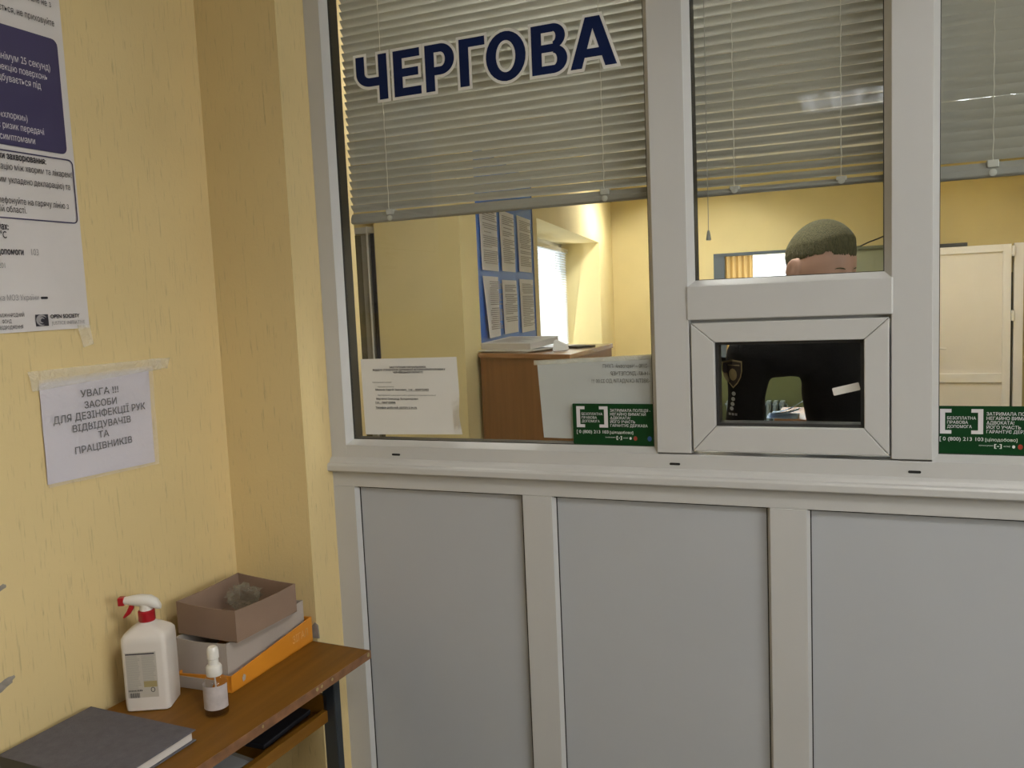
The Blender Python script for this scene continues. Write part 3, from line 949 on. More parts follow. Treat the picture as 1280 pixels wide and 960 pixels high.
lines_text(LEFT, [('103', -0.655, 1.7935, 0.0140, {}), ('0 800 505 201', -0.735, 1.765, 0.0115, {}), ('сторінка МОЗ України', -0.665, 1.6985, 0.0120, {}), ('JUSTICE INITIATIVE', -0.5545, 1.6445, 0.0078, dict(width=0.085))], 'ink_pale', poster, 'grey_lettering', n=nn, align='R', xs=0.72)
b = MB()
LEFT.poly(b, LEFT.round_rect(-0.660, -0.643, 1.7005, 1.7055, 0.002), nn)
obj('dash_mark', b, 'ink', poster)
b = MB()
LEFT.quad(b, -0.6775, -0.6465, 1.6425, 1.6675, 0.0056)
lg = obj('logo_square', b, 'ink', poster)
b = MB()
for r_, w_ in ((0.0105, 0.0026), (0.0055, 0.002)):
    ring = []
    for k in range(15):
        a = 0.5 + k / 14 * 4.6
        ring.append((r_, w_ * math.sin(PI * k / 14) + 0.0003, a))
    vs = [LEFT.p(-0.662 + (r - w) * math.cos(a) * 1.1, 1.655 + (r - w) * math.sin(a), 0.006) for r, w, a in ring] + [LEFT.p(-0.662 + (r + w) * math.cos(a) * 1.1, 1.655 + (r + w) * math.sin(a), 0.006) for r, w, a in ring]
    b.add(vs, [(k, k + 1, 15 + k + 1, 15 + k) for k in range(14)])
obj('logo_swirl', b, 'ink_pale', lg)
obj('tape_strip', sheet_mesh(LEFT, [(-0.577, 1.641), (-0.545, 1.641), (-0.537, 1.597), (-0.566, 1.590)], n=0.0060, wob=0.003, nu=8, nv=8, seed=9), 'tape', poster)

notice = thing('wall_notice', 'white notice in clear sleeve taped on the left wall above the desk', 'notice', (-1.64, -0.535, 1.30))
obj('sheet', sheet_mesh(LEFT, [(-0.683, 1.520), (-0.381, 1.527), (-0.385, 1.293), (-0.686, 1.300)], n=0.0015, wob=0.005, nu=22, nv=18, seed=11), 'paper_lilac', notice)
lines_text(LEFT, [('УВАГА !!!', -0.533, 1.4790, 0.0155, dict(width=0.105)), ('ЗАСОБИ', -0.533, 1.4525, 0.0155, dict(width=0.090)), ('ДЛЯ ДЕЗІНФЕКЦІЇ РУК', -0.533, 1.4285, 0.0165, dict(width=0.256)),
                  ('ВІДВІДУВАЧІВ', -0.533, 1.4035, 0.0155, dict(width=0.162)), ('ТА', -0.533, 1.3800, 0.0155, dict(width=0.030)), ('ПРАЦІВНИКІВ', -0.533, 1.3540, 0.0155, dict(width=0.160))], 'ink', notice, n=0.0082, align='C', bold=0.022)
obj('plastic_sleeve', sheet_mesh(LEFT, [(-0.690, 1.528), (-0.376, 1.533), (-0.380, 1.288), (-0.690, 1.294)], n=0.0092, wob=0.008, nu=30, nv=24, seed=13), 'sleeve', notice, smooth=True)
obj('tape_strip', sheet_mesh(LEFT, [(-0.712, 1.548), (-0.345, 1.549), (-0.345, 1.522), (-0.704, 1.505)], n=0.006, wob=0.009, nu=46, nv=8, seed=15), 'tape', notice, smooth=True)
obj('tape_end', sheet_mesh(LEFT, [(-0.372, 1.549), (-0.308, 1.547), (-0.318, 1.521), (-0.362, 1.526)], n=0.0015, wob=0.004, nu=10, nv=6, seed=17), 'tape', notice, smooth=True)

for (u, v, w_, h_, lb) in ((-0.816, 1.111, 0.020, 0.008, 'grey scuff on the left wall at desk lamp height, upper of two'), (-0.828, 0.912, 0.028, 0.014, 'grey scuff on the left wall just above the grey book')):
    b = MB()
    LEFT.poly(b, [(u + w_ * math.cos(a) * (0.7 + 0.3 * random.random()), v + (h_ * math.sin(a) + 0.25 * w_ * math.cos(a)) * (0.6 + 0.4 * random.random())) for a in [k * PI / 9 for k in range(18)]], 0.0008)
    obj('wall_scuff', b, 'scuff', loc=(-1.64, u, v), label=lb.replace('at desk lamp height, ', 'below the taped notice, '), cat='stain', kind='structure')

# ------------------------------------------------------------------ the school desk
DT = 0.761
RT = Matrix.Translation((-1.198, -0.142, 0)) @ Matrix.Rotation(math.radians(-2.6), 4, 'Z')    # local: x<0 to the wall, y<0 to the viewer
desk = thing('school_desk', 'brown laminate desk with dark steel legs under the notices', 'desk', (-1.40, -0.70, 0))
DW, DL = 0.392, 1.20
obj('desk_top', MB(RT).box(-DW, -0.002, -DL, -0.002, DT - 0.022, DT), 'desk', desk, bevel=0.002)
obj('edge_band', MB(RT).box(-0.002, 0.0, -DL, 0.0, DT - 0.0215, DT - 0.0006).box(-DW, 0, -0.002, 0.0, DT - 0.0215, DT - 0.0006), 'desk_edge', desk)
for (x, y) in ((-0.088, -0.075), (-DW + 0.03, -0.075), (-0.088, -DL + 0.06), (-DW + 0.03, -DL + 0.06)):
    obj('leg', MB(RT).box(x, x + 0.040, y - 0.025, y, 0.0, DT - 0.022), 'steel', desk, bevel=0.003)
for y_ in (-0.098, -DL + 0.038):
    obj('frame_rail', MB(RT).box(-DW + 0.07, -0.088, y_, y_ + 0.020, DT - 0.05, DT - 0.022), 'steel', desk)
obj('book_shelf', MB(RT).box(-DW + 0.02, -0.090, -DL + 0.07, -0.100, 0.600, 0.616).box(-0.090, -0.074, -DL + 0.07, -0.078, 0.600, 0.630), 'desk', desk, bevel=0.001)
for y_ in (-0.100, -DL + 0.058):
    obj('shelf_end', MB(RT).box(-DW + 0.02, -0.075, y_, y_ + 0.012, 0.600, 0.668), 'desk', desk)
for k, (yy, rr) in enumerate(((-0.012, 0.006), (-0.165, 0.004), (-0.205, 0.0045), (-0.222, 0.005), (-0.41, 0.004))):
    obj('edge_chip', MB(RT).prism([(0.0006, yy + rr * math.cos(a * PI / 3) * (0.7 + 0.5 * random.random()), DT - 0.008 + rr * math.sin(a * PI / 3)) for a in range(6)], (-0.0015, 0, 0)), 'khaki', desk, label='pale chip in the edge')
# things pushed onto the shelf
sh = [('dark_folder', 'black folder lying on the desk shelf', 'folder', -0.30, -0.115, -0.30, -0.115, 0.617, 0.630, 'dark_item', 3),
      ('paper_stack', 'grey papers lying on the desk shelf under the table top', 'papers', -0.30, -0.105, -0.55, -0.34, 0.617, 0.626, 'greypaper', -6),
      ('dark_booklet', 'dark blue booklet on the desk shelf nearest the viewer', 'booklet', -0.31, -0.11, -0.84, -0.60, 0.617, 0.637, 'dark_item', 2)]
for nm, lb, ct, x0, x1, y0, y1, z0, z1, m, ang in sh:
    c = Vector(((x0 + x1) / 2, (y0 + y1) / 2, 0))
    T = RT @ Matrix.Translation(c) @ Matrix.Rotation(math.radians(ang), 4, 'Z') @ Matrix.Translation(-c)
    w = RT @ Vector((c.x, c.y, z0))
    if nm == 'paper_stack':
        t = thing(nm, lb, ct, w)
        for k in range(4):
            Tk = T @ Matrix.Translation((0.006 * math.sin(k * 2), 0.008 * math.cos(k * 3), 0))
            obj('paper_sheet', MB(Tk).box(x0, x1, y0, y1, z0 + k * 0.0022, z0 + k * 0.0022 + 0.0018), m if k % 2 else 'label', t)
    else:
        obj(nm, MB(T).box(x0, x1, y0, y1, z0, z1), m, loc=w, bevel=0.002, label=lb, cat=ct)

# ledger on the desk
led = thing('ledger_book', 'grey cloth bound ledger with black spine on the desk', 'book', (-1.45, -0.80, DT))
bx0, bx1, by0, by1 = -1.615, -1.305, -0.905, -0.655
TL_ = Matrix.Translation((-1.46, -0.78, 0)) @ Matrix.Rotation(math.radians(-1.5), 4, 'Z') @ Matrix.Translation((1.46, 0.78, 0))
obj('cover', MB(TL_).box(bx0, bx1, by0 + 0.03, by1, DT + 0.001, DT + 0.004).box(bx0, bx1, by0 + 0.03, by1, DT + 0.023, DT + 0.026), 'ledger', led, bevel=0.001)
obj('page_block', MB(TL_).box(bx0 + 0.005, bx1 - 0.006, by0 + 0.01, by1 - 0.006, DT + 0.004, DT + 0.023), 'pages', led)
obj('spine', MB(TL_).box(bx0 - 0.0005, bx1 + 0.0005, by0 - 0.002, by0 + 0.03, DT + 0.0008, DT + 0.0045).box(bx0 - 0.0005, bx1 + 0.0005, by0 - 0.002, by0 + 0.03, DT + 0.0225, DT + 0.0265).box(bx0, bx1, by0 - 0.003, by0 + 0.004, DT + 0.001, DT + 0.0262), 'spine', led, bevel=0.0015)


# ------------------------------------------------------------------ spray bottle
def loft(rings, cap=True):
    n = len(rings[0])
    vs = [p for r in rings for p in r]
    fs = []
    for i in range(len(rings) - 1):
        fs += [(i * n + k, i * n + (k + 1) % n, (i + 1) * n + (k + 1) % n, (i + 1) * n + k) for k in range(n)]
    if cap:
        fs += [tuple(range(n - 1, -1, -1)), tuple(range((len(rings) - 1) * n, len(rings) * n))]
    return vs, fs


def rrect(cx, cy, z, hx, hy, r, ch=0.0, k=4):
    pts = []
    for sx, sy, a0 in ((1, -1, -PI / 2), (1, 1, 0), (-1, 1, PI / 2), (-1, -1, PI)):
        for i in range(k + 1):
            a = a0 + PI / 2 * i / k
            pts.append((cx + sx * (hx - r) + r * math.cos(a), cy + sy * (hy - r) + r * math.sin(a), z))
    return pts


SX, SY = -1.526, -0.553
Tb = Matrix.Translation((SX, SY, 0)) @ Matrix.Rotation(math.radians(26), 4, 'Z')
sp = thing('spray_bottle', 'white spray bottle with red trigger on the desk', 'bottle', (SX, SY, DT))
rings = [rrect(0, 0, DT + z, hx, hy, r) for z, hx, hy, r in ((0.0, 0.045, 0.036, 0.010), (0.003, 0.049, 0.040, 0.010), (0.020, 0.050, 0.041, 0.010), (0.158, 0.050, 0.041, 0.010), (0.170, 0.0495, 0.0405, 0.011), (0.178, 0.045, 0.036, 0.012), (0.190, 0.028, 0.026, 0.014), (0.197, 0.017, 0.017, 0.0165), (0.204, 0.0145, 0.0145, 0.0143))]
bm_ = MB(Tb)
bm_.add(*loft(rings))
obj('bottle_body', bm_, 'white_plastic', sp, smooth=True)
obj('collar', MB(Tb).lathe([(0.0175, 0.199), (0.0185, 0.201), (0.0185, 0.222), (0.016, 0.224)], (0.0, 0, DT), 24), 'red_plastic', sp, smooth=True)
# sprayer head, long axis along x, nozzle to the left
sec = [(-0.047, 0.2475, 0.0085, 0.0085), (-0.030, 0.2475, 0.0125, 0.0115), (-0.010, 0.2465, 0.0150, 0.0145), (0.012, 0.2435, 0.0150, 0.0150), (0.026, 0.2370, 0.0120, 0.0125), (0.033, 0.2310, 0.0060, 0.0065)]
rings = [[(x, hw * math.cos(2 * PI * k / 14), DT + zc + hh * math.sin(2 * PI * k / 14)) for k in range(14)] for x, zc, hw, hh in sec]
hb = MB(Tb)
hb.add(*loft(rings))
hb.lathe([(0.014, 0.221), (0.014, 0.238)], (0.0, 0, DT), 18)
obj('sprayer_head', hb, 'cap_white', sp, smooth=True)
obj('nozzle', MB(Tb).box(-0.060, -0.046, -0.0085, 0.0085, DT + 0.2375, DT + 0.2565), 'red_plastic', sp, bevel=0.002)
tg = MB(Tb)
tg.prism([(-0.026, -0.005, DT + 0.238), (-0.036, -0.005, DT + 0.237), (-0.042, -0.005, DT + 0.225), (-0.053, -0.005, DT + 0.209), (-0.050, -0.005, DT + 0.207), (-0.036, -0.005, DT + 0.216), (-0.028, -0.005, DT + 0.228)], (0, 0.010, 0))
obj('trigger', tg, 'red_plastic', sp, bevel=0.0015)
PL = Plane(Tb @ Vector((-0.05, -0.0412, DT)), Tb.to_3x3() @ Vector((1, 0, 0)), (0, 0, 1))
b = MB()
PL.quad(b, 0.010, 0.078, 0.034, 0.140, 0.0004)
lb_ = obj('bottle_label', b, mat('label_clear_backing', (0.50, 0.46, 0.40), 0.4, var=0.03), sp)
b = MB()
rnd = random.Random(2)
for cidx, (u0, u1) in enumerate(((0.012, 0.042), (0.046, 0.076))):
    for k in range(22):
        v = 0.134 - k * 0.0034
        if k == 0: continue
        PL.quad(b, u0, u1 - rnd.random() * 0.006, v, v + 0.0019, 0.0007)
for k in range(6):
    PL.quad(b, 0.012, 0.042 - rnd.random() * 0.008, 0.062 - k * 0.003, 0.0637 - k * 0.003, 0.0007)
obj('small_print', b, 'label', lb_)
b = MB()
PL.quad(b, 0.011, 0.075, 0.1345, 0.1375, 0.0007)
for k in range(14):
    u = 0.014 + k * 0.0016
    PL.quad(b, u, u + (0.0011 if k % 3 else 0.0006), 0.020 + 0.014, 0.0455, 0.0007)
for k in range(9):
    PL.quad(b, 0.012 + k * 0.0035, 0.0145 + k * 0.0035, 0.049, 0.0525, 0.0007)
b2 = [(0.066 + 0.005 * math.cos(a * PI / 6), 0.0515 + 0.006 * math.sin(a * PI / 6)) for a in range(12)]
b3 = [(0.066 + 0.0035 * math.cos(a * PI / 6), 0.0515 + 0.0045 * math.sin(a * PI / 6)) for a in range(12)]
b.add([PL.p(*q, 0.0007) for q in b2] + [PL.p(*q, 0.0007) for q in b3], [(k, (k + 1) % 12, 12 + (k + 1) % 12, 12 + k) for k in range(12)])
obj('barcode', b, 'ink', lb_)
b = MB()
PL.quad(b, 0.047, 0.076, 0.058, 0.072, 0.0008)
obj('label_patch', b, 'khaki', lb_)

# ------------------------------------------------------------------ small clear pump bottle
BX, BY = -1.345, -0.548
sb = thing('pump_bottle', 'small clear spray bottle with white cap on the desk', 'bottle', (BX, BY, DT))
c = (BX, BY, DT)
obj('bottle_body', MB().lathe([(0.020, 0.0), (0.0255, 0.002), (0.0262, 0.006), (0.0262, 0.072), (0.0245, 0.081), (0.017, 0.089), (0.0125, 0.091), (0.0125, 0.096)], c, 30), 'bottle_clear', sb, smooth=True)
obj('liquid', MB().lathe([(0.020, 0.0025), (0.0250, 0.005), (0.0250, 0.030)], c, 30), 'liquid', sb, smooth=True)
lab = MB()
lab.grid(lambda a, v: (BX + 0.0266 * math.cos(-PI * 0.98 + a * PI * 1.1), BY + 0.0266 * math.sin(-PI * 0.98 + a * PI * 1.1), DT + 0.019 + v * 0.054), 18, 2)
obj('bottle_label', lab, 'bottle_label', sb, smooth=True)
obj('dip_tube', MB().tube([(BX, BY, DT + 0.095), (BX + 0.004, BY, DT + 0.01)], 0.0018, 6), 'cap_white', sb)
obj('cap', MB().lathe([(0.0165, 0.091), (0.0172, 0.093), (0.0172, 0.110), (0.0150, 0.114), (0.0115, 0.116), (0.0110, 0.128), (0.0128, 0.130), (0.0128, 0.146), (0.0118, 0.152), (0.0085, 0.156)], c, 26), 'cap_white', sb, smooth=True)


# ------------------------------------------------------------------ the three stacked cardboard boxes
def tray(name, label, cat, corners, z0, heights, th, m, group=None, wave=0.0, front_flap=False):
    """open box: corners (4 xy, front-right, back-right, back-left, front-left), wall heights at the corners"""
    cs = [Vector(q) for q in corners]
    ctr = sum(cs, Vector((0, 0))) / 4
    t = thing(name, label, cat, (ctr.x, ctr.y, z0))
    obj('box_bottom', MB().prism([(*q, z0) for q in cs], (0, 0, th)), m, t)
    for k in range(4):
        a, b_ = cs[k], cs[(k + 1) % 4]
        ha, hb_ = heights[k], heights[(k + 1) % 4]
        nrm = ((a + b_) / 2 - ctr)
        d = (b_ - a).normalized()
        n = Vector((d.y, -d.x))
        if n.dot(nrm) < 0: n = -n
        N = 10
        mbx = MB()
        rows = []
        for i in range(N + 1):
            f = i / N
            q = a + (b_ - a) * f
            sag = wave * math.sin(PI * f)
            bow = n * (abs(wave) * 0.5 * math.sin(PI * f))
            h = ha * (1 - f) + hb_ * f - sag
            rows.append([(*q, z0), (*(q + bow), z0 + h), (*(q + bow - n * th), z0 + h), (*(q - n * th), z0)])
        vs, fs = loft(rows)
        mbx.add(vs, fs)
        obj('box_side', mbx, m, t)
    return t


ob = tray('orange_box', 'flat orange printed box at the bottom of the box stack', 'box', [(-1.382, -0.455), (-1.385, -0.135), (-1.565, -0.135), (-1.545, -0.462)], DT, [0.040, 0.068, 0.06, 0.030], 0.003, 'orange', wave=0.0)
# its folded front corner and the pale inside showing at the front
obj('corner_flap', MB().prism([(-1.382, -0.456, DT + 0.001), (-1.381, -0.455, DT + 0.040), (-1.418, -0.448, DT + 0.038), (-1.44, -0.458, DT + 0.001)], (0.0, -0.002, 0)), 'orange', ob)
obj('front_flap', MB().prism([(-1.44, -0.466, DT + 0.002), (-1.42, -0.465, DT + 0.030), (-1.546, -0.470, DT + 0.030), (-1.546, -0.470, DT + 0.002)], (0.0, -0.002, 0)), 'greyboard', ob)
PO = Plane((-1.3815, -0.455, DT), (-0.003, 0.32, 0), (0, 0, 1))
b = MB()
PO.text(b, 'ЗІГАЛ', 0.232, 0.026, 0.020, 0.0014, width=0.066, bold=0.02)
obj('lettering', b, mat('worn_orange_print', (0.72, 0.38, 0.12), 0.6, var=0.2, vscale=50), ob)
b = MB()
PO.poly(b, [(0.036, 0.012), (0.044, 0.014), (0.047, 0.024), (0.040, 0.030), (0.034, 0.022)], 0.0014)
obj('torn_patch', b, 'greyboard', ob)
tray('grey_box', 'grey white cardboard tray in the middle of the box stack', 'box', [(-1.405, -0.440), (-1.402, -0.145), (-1.556, -0.145), (-1.560, -0.445)], DT + 0.0035, [0.107, 0.112, 0.110, 0.107], 0.003, 'greyboard', wave=0.003)
tray('kraft_box', 'brown open cardboard box on top of the box stack', 'box', [(-1.378, -0.432), (-1.368, -0.215), (-1.575, -0.190), (-1.566, -0.424)], 0.8745, [0.078, 0.074, 0.078, 0.080], 0.0032, 'kraft', wave=0.003)
# crumpled clear bag in the top box
bmx = bmesh.new()
bmesh.ops.create_icosphere(bmx, subdivisions=4, radius=1)
for v in bmx.verts:
    q = v.co.copy()
    f = 1 + 0.35 * noise.noise(q * 2.3) + 0.4 * noise.noise(q * 5.1) + 0.3 * noise.noise(q * 9)
    v.co = Vector((-1.505 + q.x * 0.040 * f, -0.255 + q.y * 0.036 * f, 0.915 + q.z * 0.028 * f))
bg_ = MB()
bg_.add([v.co[:] for v in bmx.verts], [tuple(v.index for v in f.verts) for f in bmx.faces])
bmx.free()
obj('plastic_bag', bg_, 'bag', loc=(-1.505, -0.255, 0.88), label='crumpled clear plastic bag inside the open brown box', cat='bag')

# small grey socket-like block low on the pier edge behind the boxes
obj('pier_repair_patch', MB().prism([(-1.397, -0.121, 0.765), (-1.372, -0.121, 0.765), (-1.374, -0.121, 0.80), (-1.384, -0.121, 0.808), (-1.396, -0.121, 0.795)], (0, -0.004, 0)), 'scuff', loc=(-1.385, -0.121, 0.78), label='grey chip on the pier edge behind the boxes', cat='stain', kind='structure')

# ------------------------------------------------------------------ the office beyond the glass
# door-like glazed frame in the dim wall, left
dr = thing('door_2', 'dim glazed door frame in the office wall, far left', 'door', (-2.2, 1.42, 0), kind='structure')
obj('door_frame', MB().box(-2.036, -2.016, 1.39, 1.423, 0, 2.018).box(-2.60, -2.036, 1.39, 1.423, 1.99, 2.018), 'pvc', dr)
obj('frame_reveal', MB().box(-2.066, -2.036, 1.405, 1.423, 0, 1.99), 'grey_trim', dr)
obj('door_gasket', MB().box(-2.088, -2.066, 1.410, 1.423, 0, 1.99), 'gasket', dr)
obj('door_stile', MB().box(-2.128, -2.088, 1.395, 1.423, 0, 1.985), 'grey_trim', dr)
obj('bead_strip', MB().box(-2.094, -2.0895, 1.385, 1.395, 0, 2.02), 'cap_white', dr)
obj('door_glass', MB().box(-2.60, -2.128, 1.405, 1.423, 0.1, 1.985), 'dark_glass', dr)

# tall cabinet in front of the slanted wall
CT = 1.427
FL, FR, BR, BL = Vector((-1.622, 1.520)), Vector((-1.114, 1.312)), Vector((-1.145, 2.057)), Vector((-1.722, 2.08))
cab = thing('tall_cabinet', 'brown laminate cabinet with papers on top behind the glass', 'cabinet', (-1.4, 1.7, 0))
ins = lambda q, k: q + (Vector((-1.405, 1.74)) - q).normalized() * k
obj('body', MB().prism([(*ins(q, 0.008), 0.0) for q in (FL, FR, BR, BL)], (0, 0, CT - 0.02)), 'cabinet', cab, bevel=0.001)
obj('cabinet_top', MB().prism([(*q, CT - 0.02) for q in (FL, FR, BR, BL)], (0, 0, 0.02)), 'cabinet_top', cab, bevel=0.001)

# blue notice board and its sheets
brd = thing('notice_board', 'bright blue notice board on the office wall', 'board', SLANT.p(0.8, 1.46, 0))
b = MB()
SLANT.poly(b, [(0.195, 1.462), (1.395, 1.43), (1.395, 2.36), (0.195, 2.36)], 0.001, 0.012)
obj('board_panel', b, 'board', brd)
b = MB()
for (u0, u1, v0, v1) in ((0.185, 0.197, 1.45, 2.37), (1.393, 1.405, 1.42, 2.37), (0.185, 1.405, 2.36, 2.372)):
    SLANT.quad(b, u0, u1, v0, v1, 0.001, 0.016)
obj('board_edge', b, mat('dark_blue_edge', (0.01, 0.06, 0.25), 0.5, var=0.03), brd)
shs = [(0.265, 0.575, 1.807, 2.115, 'left'), (0.632, 0.930, 1.811, 2.120, 'middle'), (1.005, 1.335, 1.817, 2.125, 'right'),
       (0.280, 0.560, 1.484, 1.779, 'left'), (0.630, 0.940, 1.487, 1.766, 'middle'), (1.012, 1.350, 1.478, 1.776, 'right')]
rnd = random.Random(12)
for k, (u0, u1, v0, v1, pos) in enumerate(shs):
    row = 'upper' if k < 3 else 'lower'
    t = thing('printed_sheet', f'white printed sheet on the blue board, {row} row, {pos}', 'paper', SLANT.p((u0 + u1) / 2, v0, 0.014), 'sheets on the blue board')
    n0 = 0.0155
    tw = 0.022 if (k == 3) else 0.004
    obj('sheet', sheet_mesh(SLANT, [(u0, v1), (u1, v1), (u1, v0), (u0, v0)], n=n0, wob=0.003, nu=8, nv=8, seed=k * 1.3, curl=lambda a, c_, tw=tw: tw * (1 - c_) * (1 - a)), 'sheet', t)
    b = MB()
    v = v1 - 0.03
    while v > v0 + (0.03 if k != 4 else 0.06):
        if rnd.random() < 0.9:
            a0 = u0 + 0.025
            SLANT.quad(b, a0 + (0.02 if rnd.random() < 0.2 else 0), u1 - 0.025 - (rnd.random() ** 3) * 0.12, v, v + 0.0042, n0 + 0.0052 + tw)
        v -= 0.0098
    obj('lettering', b, 'ink_pale', t)

# papers on the cabinet
def slab(x, y, z, w_, d_, h, ang, tiltx=0.0, tilty=0.0):
    T = Matrix.Translation((x, y, z)) @ Matrix.Rotation(math.radians(ang), 4, 'Z') @ Matrix.Rotation(math.radians(tiltx), 4, 'X') @ Matrix.Rotation(math.radians(tilty), 4, 'Y')
    return MB(T).box(-w_ / 2, w_ / 2, -d_ / 2, d_ / 2, 0, h)


t = thing('paper_stack', 'loose white sheets under the thick catalogue on the cabinet', 'papers', (-1.48, 1.62, CT))
for k in range(3):
    obj('paper_sheet', slab(-1.475 + 0.008 * k, 1.635 - 0.01 * k, CT + 0.001 + 0.003 * k, 0.30, 0.22, 0.0025, -20 + 4 * k), 'paper', t)
bk = thing('catalogue', 'thick white catalogue lying on the cabinet by the blue board', 'book', (-1.49, 1.66, CT + 0.011))
obj('page_block', slab(-1.475, 1.66, CT + 0.0205, 0.285, 0.215, 0.026, -16, 5), 'pages', bk)
obj('cover', slab(-1.475, 1.66, CT + 0.0470, 0.290, 0.220, 0.0025, -16, 5), 'paper', bk)
PB = Plane(Vector((-1.475, 1.66, CT + 0.0510)), Matrix.Rotation(math.radians(-16), 3, 'Z') @ Vector((1, 0, 0)), (Matrix.Rotation(math.radians(-16), 3, 'Z') @ Matrix.Rotation(math.radians(5), 3, 'X')) @ Vector((0, 1, 0)))
b = MB()
for k in range(9):
    PB.quad(b, -0.10, 0.10 - 0.03 * (k % 3), -0.08 + k * 0.018, -0.074 + k * 0.018, 0.0004)
obj('cover_print', b, 'ink_pale', bk)
obj('open_brochure', MB().prism([(-1.265, 1.52, CT + 0.001), (-1.22, 1.58, CT + 0.002), (-1.235, 1.60, CT + 0.02), (-1.275, 1.57, CT + 0.045)], (-0.03, 0.12, 0)), 'paper', loc=(-1.30, 1.6, CT), label='white open brochure leaning beside the catalogue on the cabinet', cat='brochure')
obj('black_folder', slab(-1.235, 1.79, CT + 0.001, 0.13, 0.10, 0.008, -35, 0, 0), 'spine', loc=(-1.235, 1.79, CT), label='black folder lying right of the catalogue on the cabinet', cat='folder')

# deep window in the slanted wall: white frame, pane, white blind
wn = thing('window_2', 'deep office window with closed white blind', 'window', SLANT.p(2.9, zw0, -RD), kind='structure')
b = MB()
for (u0, u1, v0, v1) in ((s0, s0 + 0.06, zw0, zw1), (s1 - 0.06, s1, zw0, zw1), (s0, s1, zw0, zw0 + 0.06), (s0, s1, zw1 - 0.06, zw1), (2.87, 2.93, zw0, zw1)):
    SLANT.quad(b, u0, u1, v0, v1, -RD, 0.05)
obj('window_frame', b, 'pvc', wn)
b = MB()
SLANT.quad(b, s0, s1, zw0, zw1, -RD + 0.02, 0.005)
obj('window_glass', b, 'glass', wn)
wb = thing('venetian_blind', 'white closed venetian blind in the deep office window', 'blind', SLANT.p(2.9, zw0, -RD + 0.09))
b = MB()
z = zw0 + 0.03
k = 0
while z < zw1 - 0.09:
    for (n0, n1, v0, v1) in ((-RD + 0.082, -RD + 0.098, z, z + 0.021),):
        b.add([SLANT.p(s0 + 0.02, v0, n1), SLANT.p(s1 - 0.02, v0, n1), SLANT.p(s1 - 0.02, v1, n0), SLANT.p(s0 + 0.02, v1, n0)], [(0, 1, 2, 3)])
    z += 0.0225
obj('slats', b, 'white_blind', wb)
b = MB()
SLANT.quad(b, s0 + 0.02, s1 - 0.02, zw1 - 0.085, zw1 - 0.05, -RD + 0.08, 0.035)
obj('head_box', b, 'pvc', wb)
b = MB()
SLANT.quad(b, s0 + 0.02, s1 - 0.02, zw0 + 0.012, zw0 + 0.03, -RD + 0.08, 0.02)
obj('bottom_rail', b, 'pvc', wb)
for u in (1.85, 2.9, 3.9):
    b = MB()
    SLANT.quad(b, u, u + 0.01, zw0 + 0.03, zw1 - 0.08, -RD + 0.1)
    obj('ladder_tape', b, 'paper', wb)

# back window with slate frame, curtain and vertical blinds
w3 = thing('window_3', 'slate framed window in the back wall behind the officer', 'window', (-0.9, YB, wz0), kind='structure')
b = MB()
b.box(wx0 - 0.03, wx0 + 0.075, YB - 0.03, YB + 0.05, wz0 - 0.05, wz1 + 0.005)
b.box(wx1 - 0.008, wx1 + 0.02, YB - 0.03, YB + 0.05, wz0 - 0.05, wz1 + 0.005)
b.box(wx0 - 0.03, wx1 + 0.02, YB - 0.03, YB + 0.05, wz1, wz1 + 0.03)
b.box(wx0 - 0.03, wx1 + 0.02, YB - 0.03, YB + 0.05, wz0 - 0.05, wz0)
obj('window_frame', b, 'dark_frame', w3)
obj('window_glass', MB().box(wx0, wx1, YB + 0.1, YB + 0.105, wz0, wz1), 'glass', w3)
obj('side_trim', MB().box(wx1 - 0.05, wx1 - 0.008, YB - 0.005, YB + 0.03, wz0, wz1), 'yellow_trim', w3)
b = MB()
N = 60
b.grid(lambda a, v: (wx0 + 0.075 + a * 0.26, YB + 0.035 + 0.02 * math.sin(a * 30), wz0 + v * (wz1 - wz0)), N, 2)
obj('curtain', b, 'curtain', loc=(wx0 + 0.2, YB + 0.03, wz0), smooth=True, label='brown curtain at the left side of the back window', cat='curtain')
vb = thing('vertical_blind', 'white vertical strip blind in the back window', 'blind', (-0.75, YB + 0.06, wz0))
for k in range(9):
    x = wx0 + 0.335 + k * 0.058
    b = MB()
    b.add([(x, YB + 0.055, wz0 + 0.01), (x + 0.054, YB + 0.068, wz0 + 0.01), (x + 0.054, YB + 0.068, wz1 - 0.005), (x, YB + 0.055, wz1 - 0.005)], [(0, 1, 2, 3)])
    obj('strip', b, 'white_blind', vb)

# wall cabinet of grey steel, cable, radiator, low orange cabinet, desk with papers
mc = thing('metal_cabinet', 'grey green steel cabinet at the back wall beside the officer', 'cabinet', (0.06, 6.3, 0))
obj('body', MB().box(-0.09, 0.205, 6.10, 6.50, 0.0, 1.975), 'metal_grey', mc, bevel=0.003)
obj('cabinet_top', MB().box(-0.10, 0.212, 6.08, 6.50, 1.975, 2.0), mat('dark_green_steel', (0.15, 0.165, 0.12), 0.5, var=0.03), mc, bevel=0.003)
obj('door', MB().box(-0.082, 0.066, 6.088, 6.10, 0.06, 1.955), 'metal_grey', mc)
obj('door', MB().box(0.071, 0.200, 6.088, 6.10, 0.06, 1.955), 'metal_grey', mc)
obj('cable', MB().tube([(-0.11, 6.45, 2.012), (-0.05, 6.4, 2.015), (0.03, 6.4, 2.05), (0.10, 6.42, 2.075), (0.16, 6.45, 2.10), (0.215, 6.49, 2.12)], 0.006, 6), 'steel', loc=(0.06, 6.42, 2.0), label='dark cable rising over the steel cabinet top', cat='cable', smooth=True)
rd = thing('radiator', 'pale ribbed radiator under the back window', 'radiator', (-0.98, 6.45, 0.08))
b = MB()
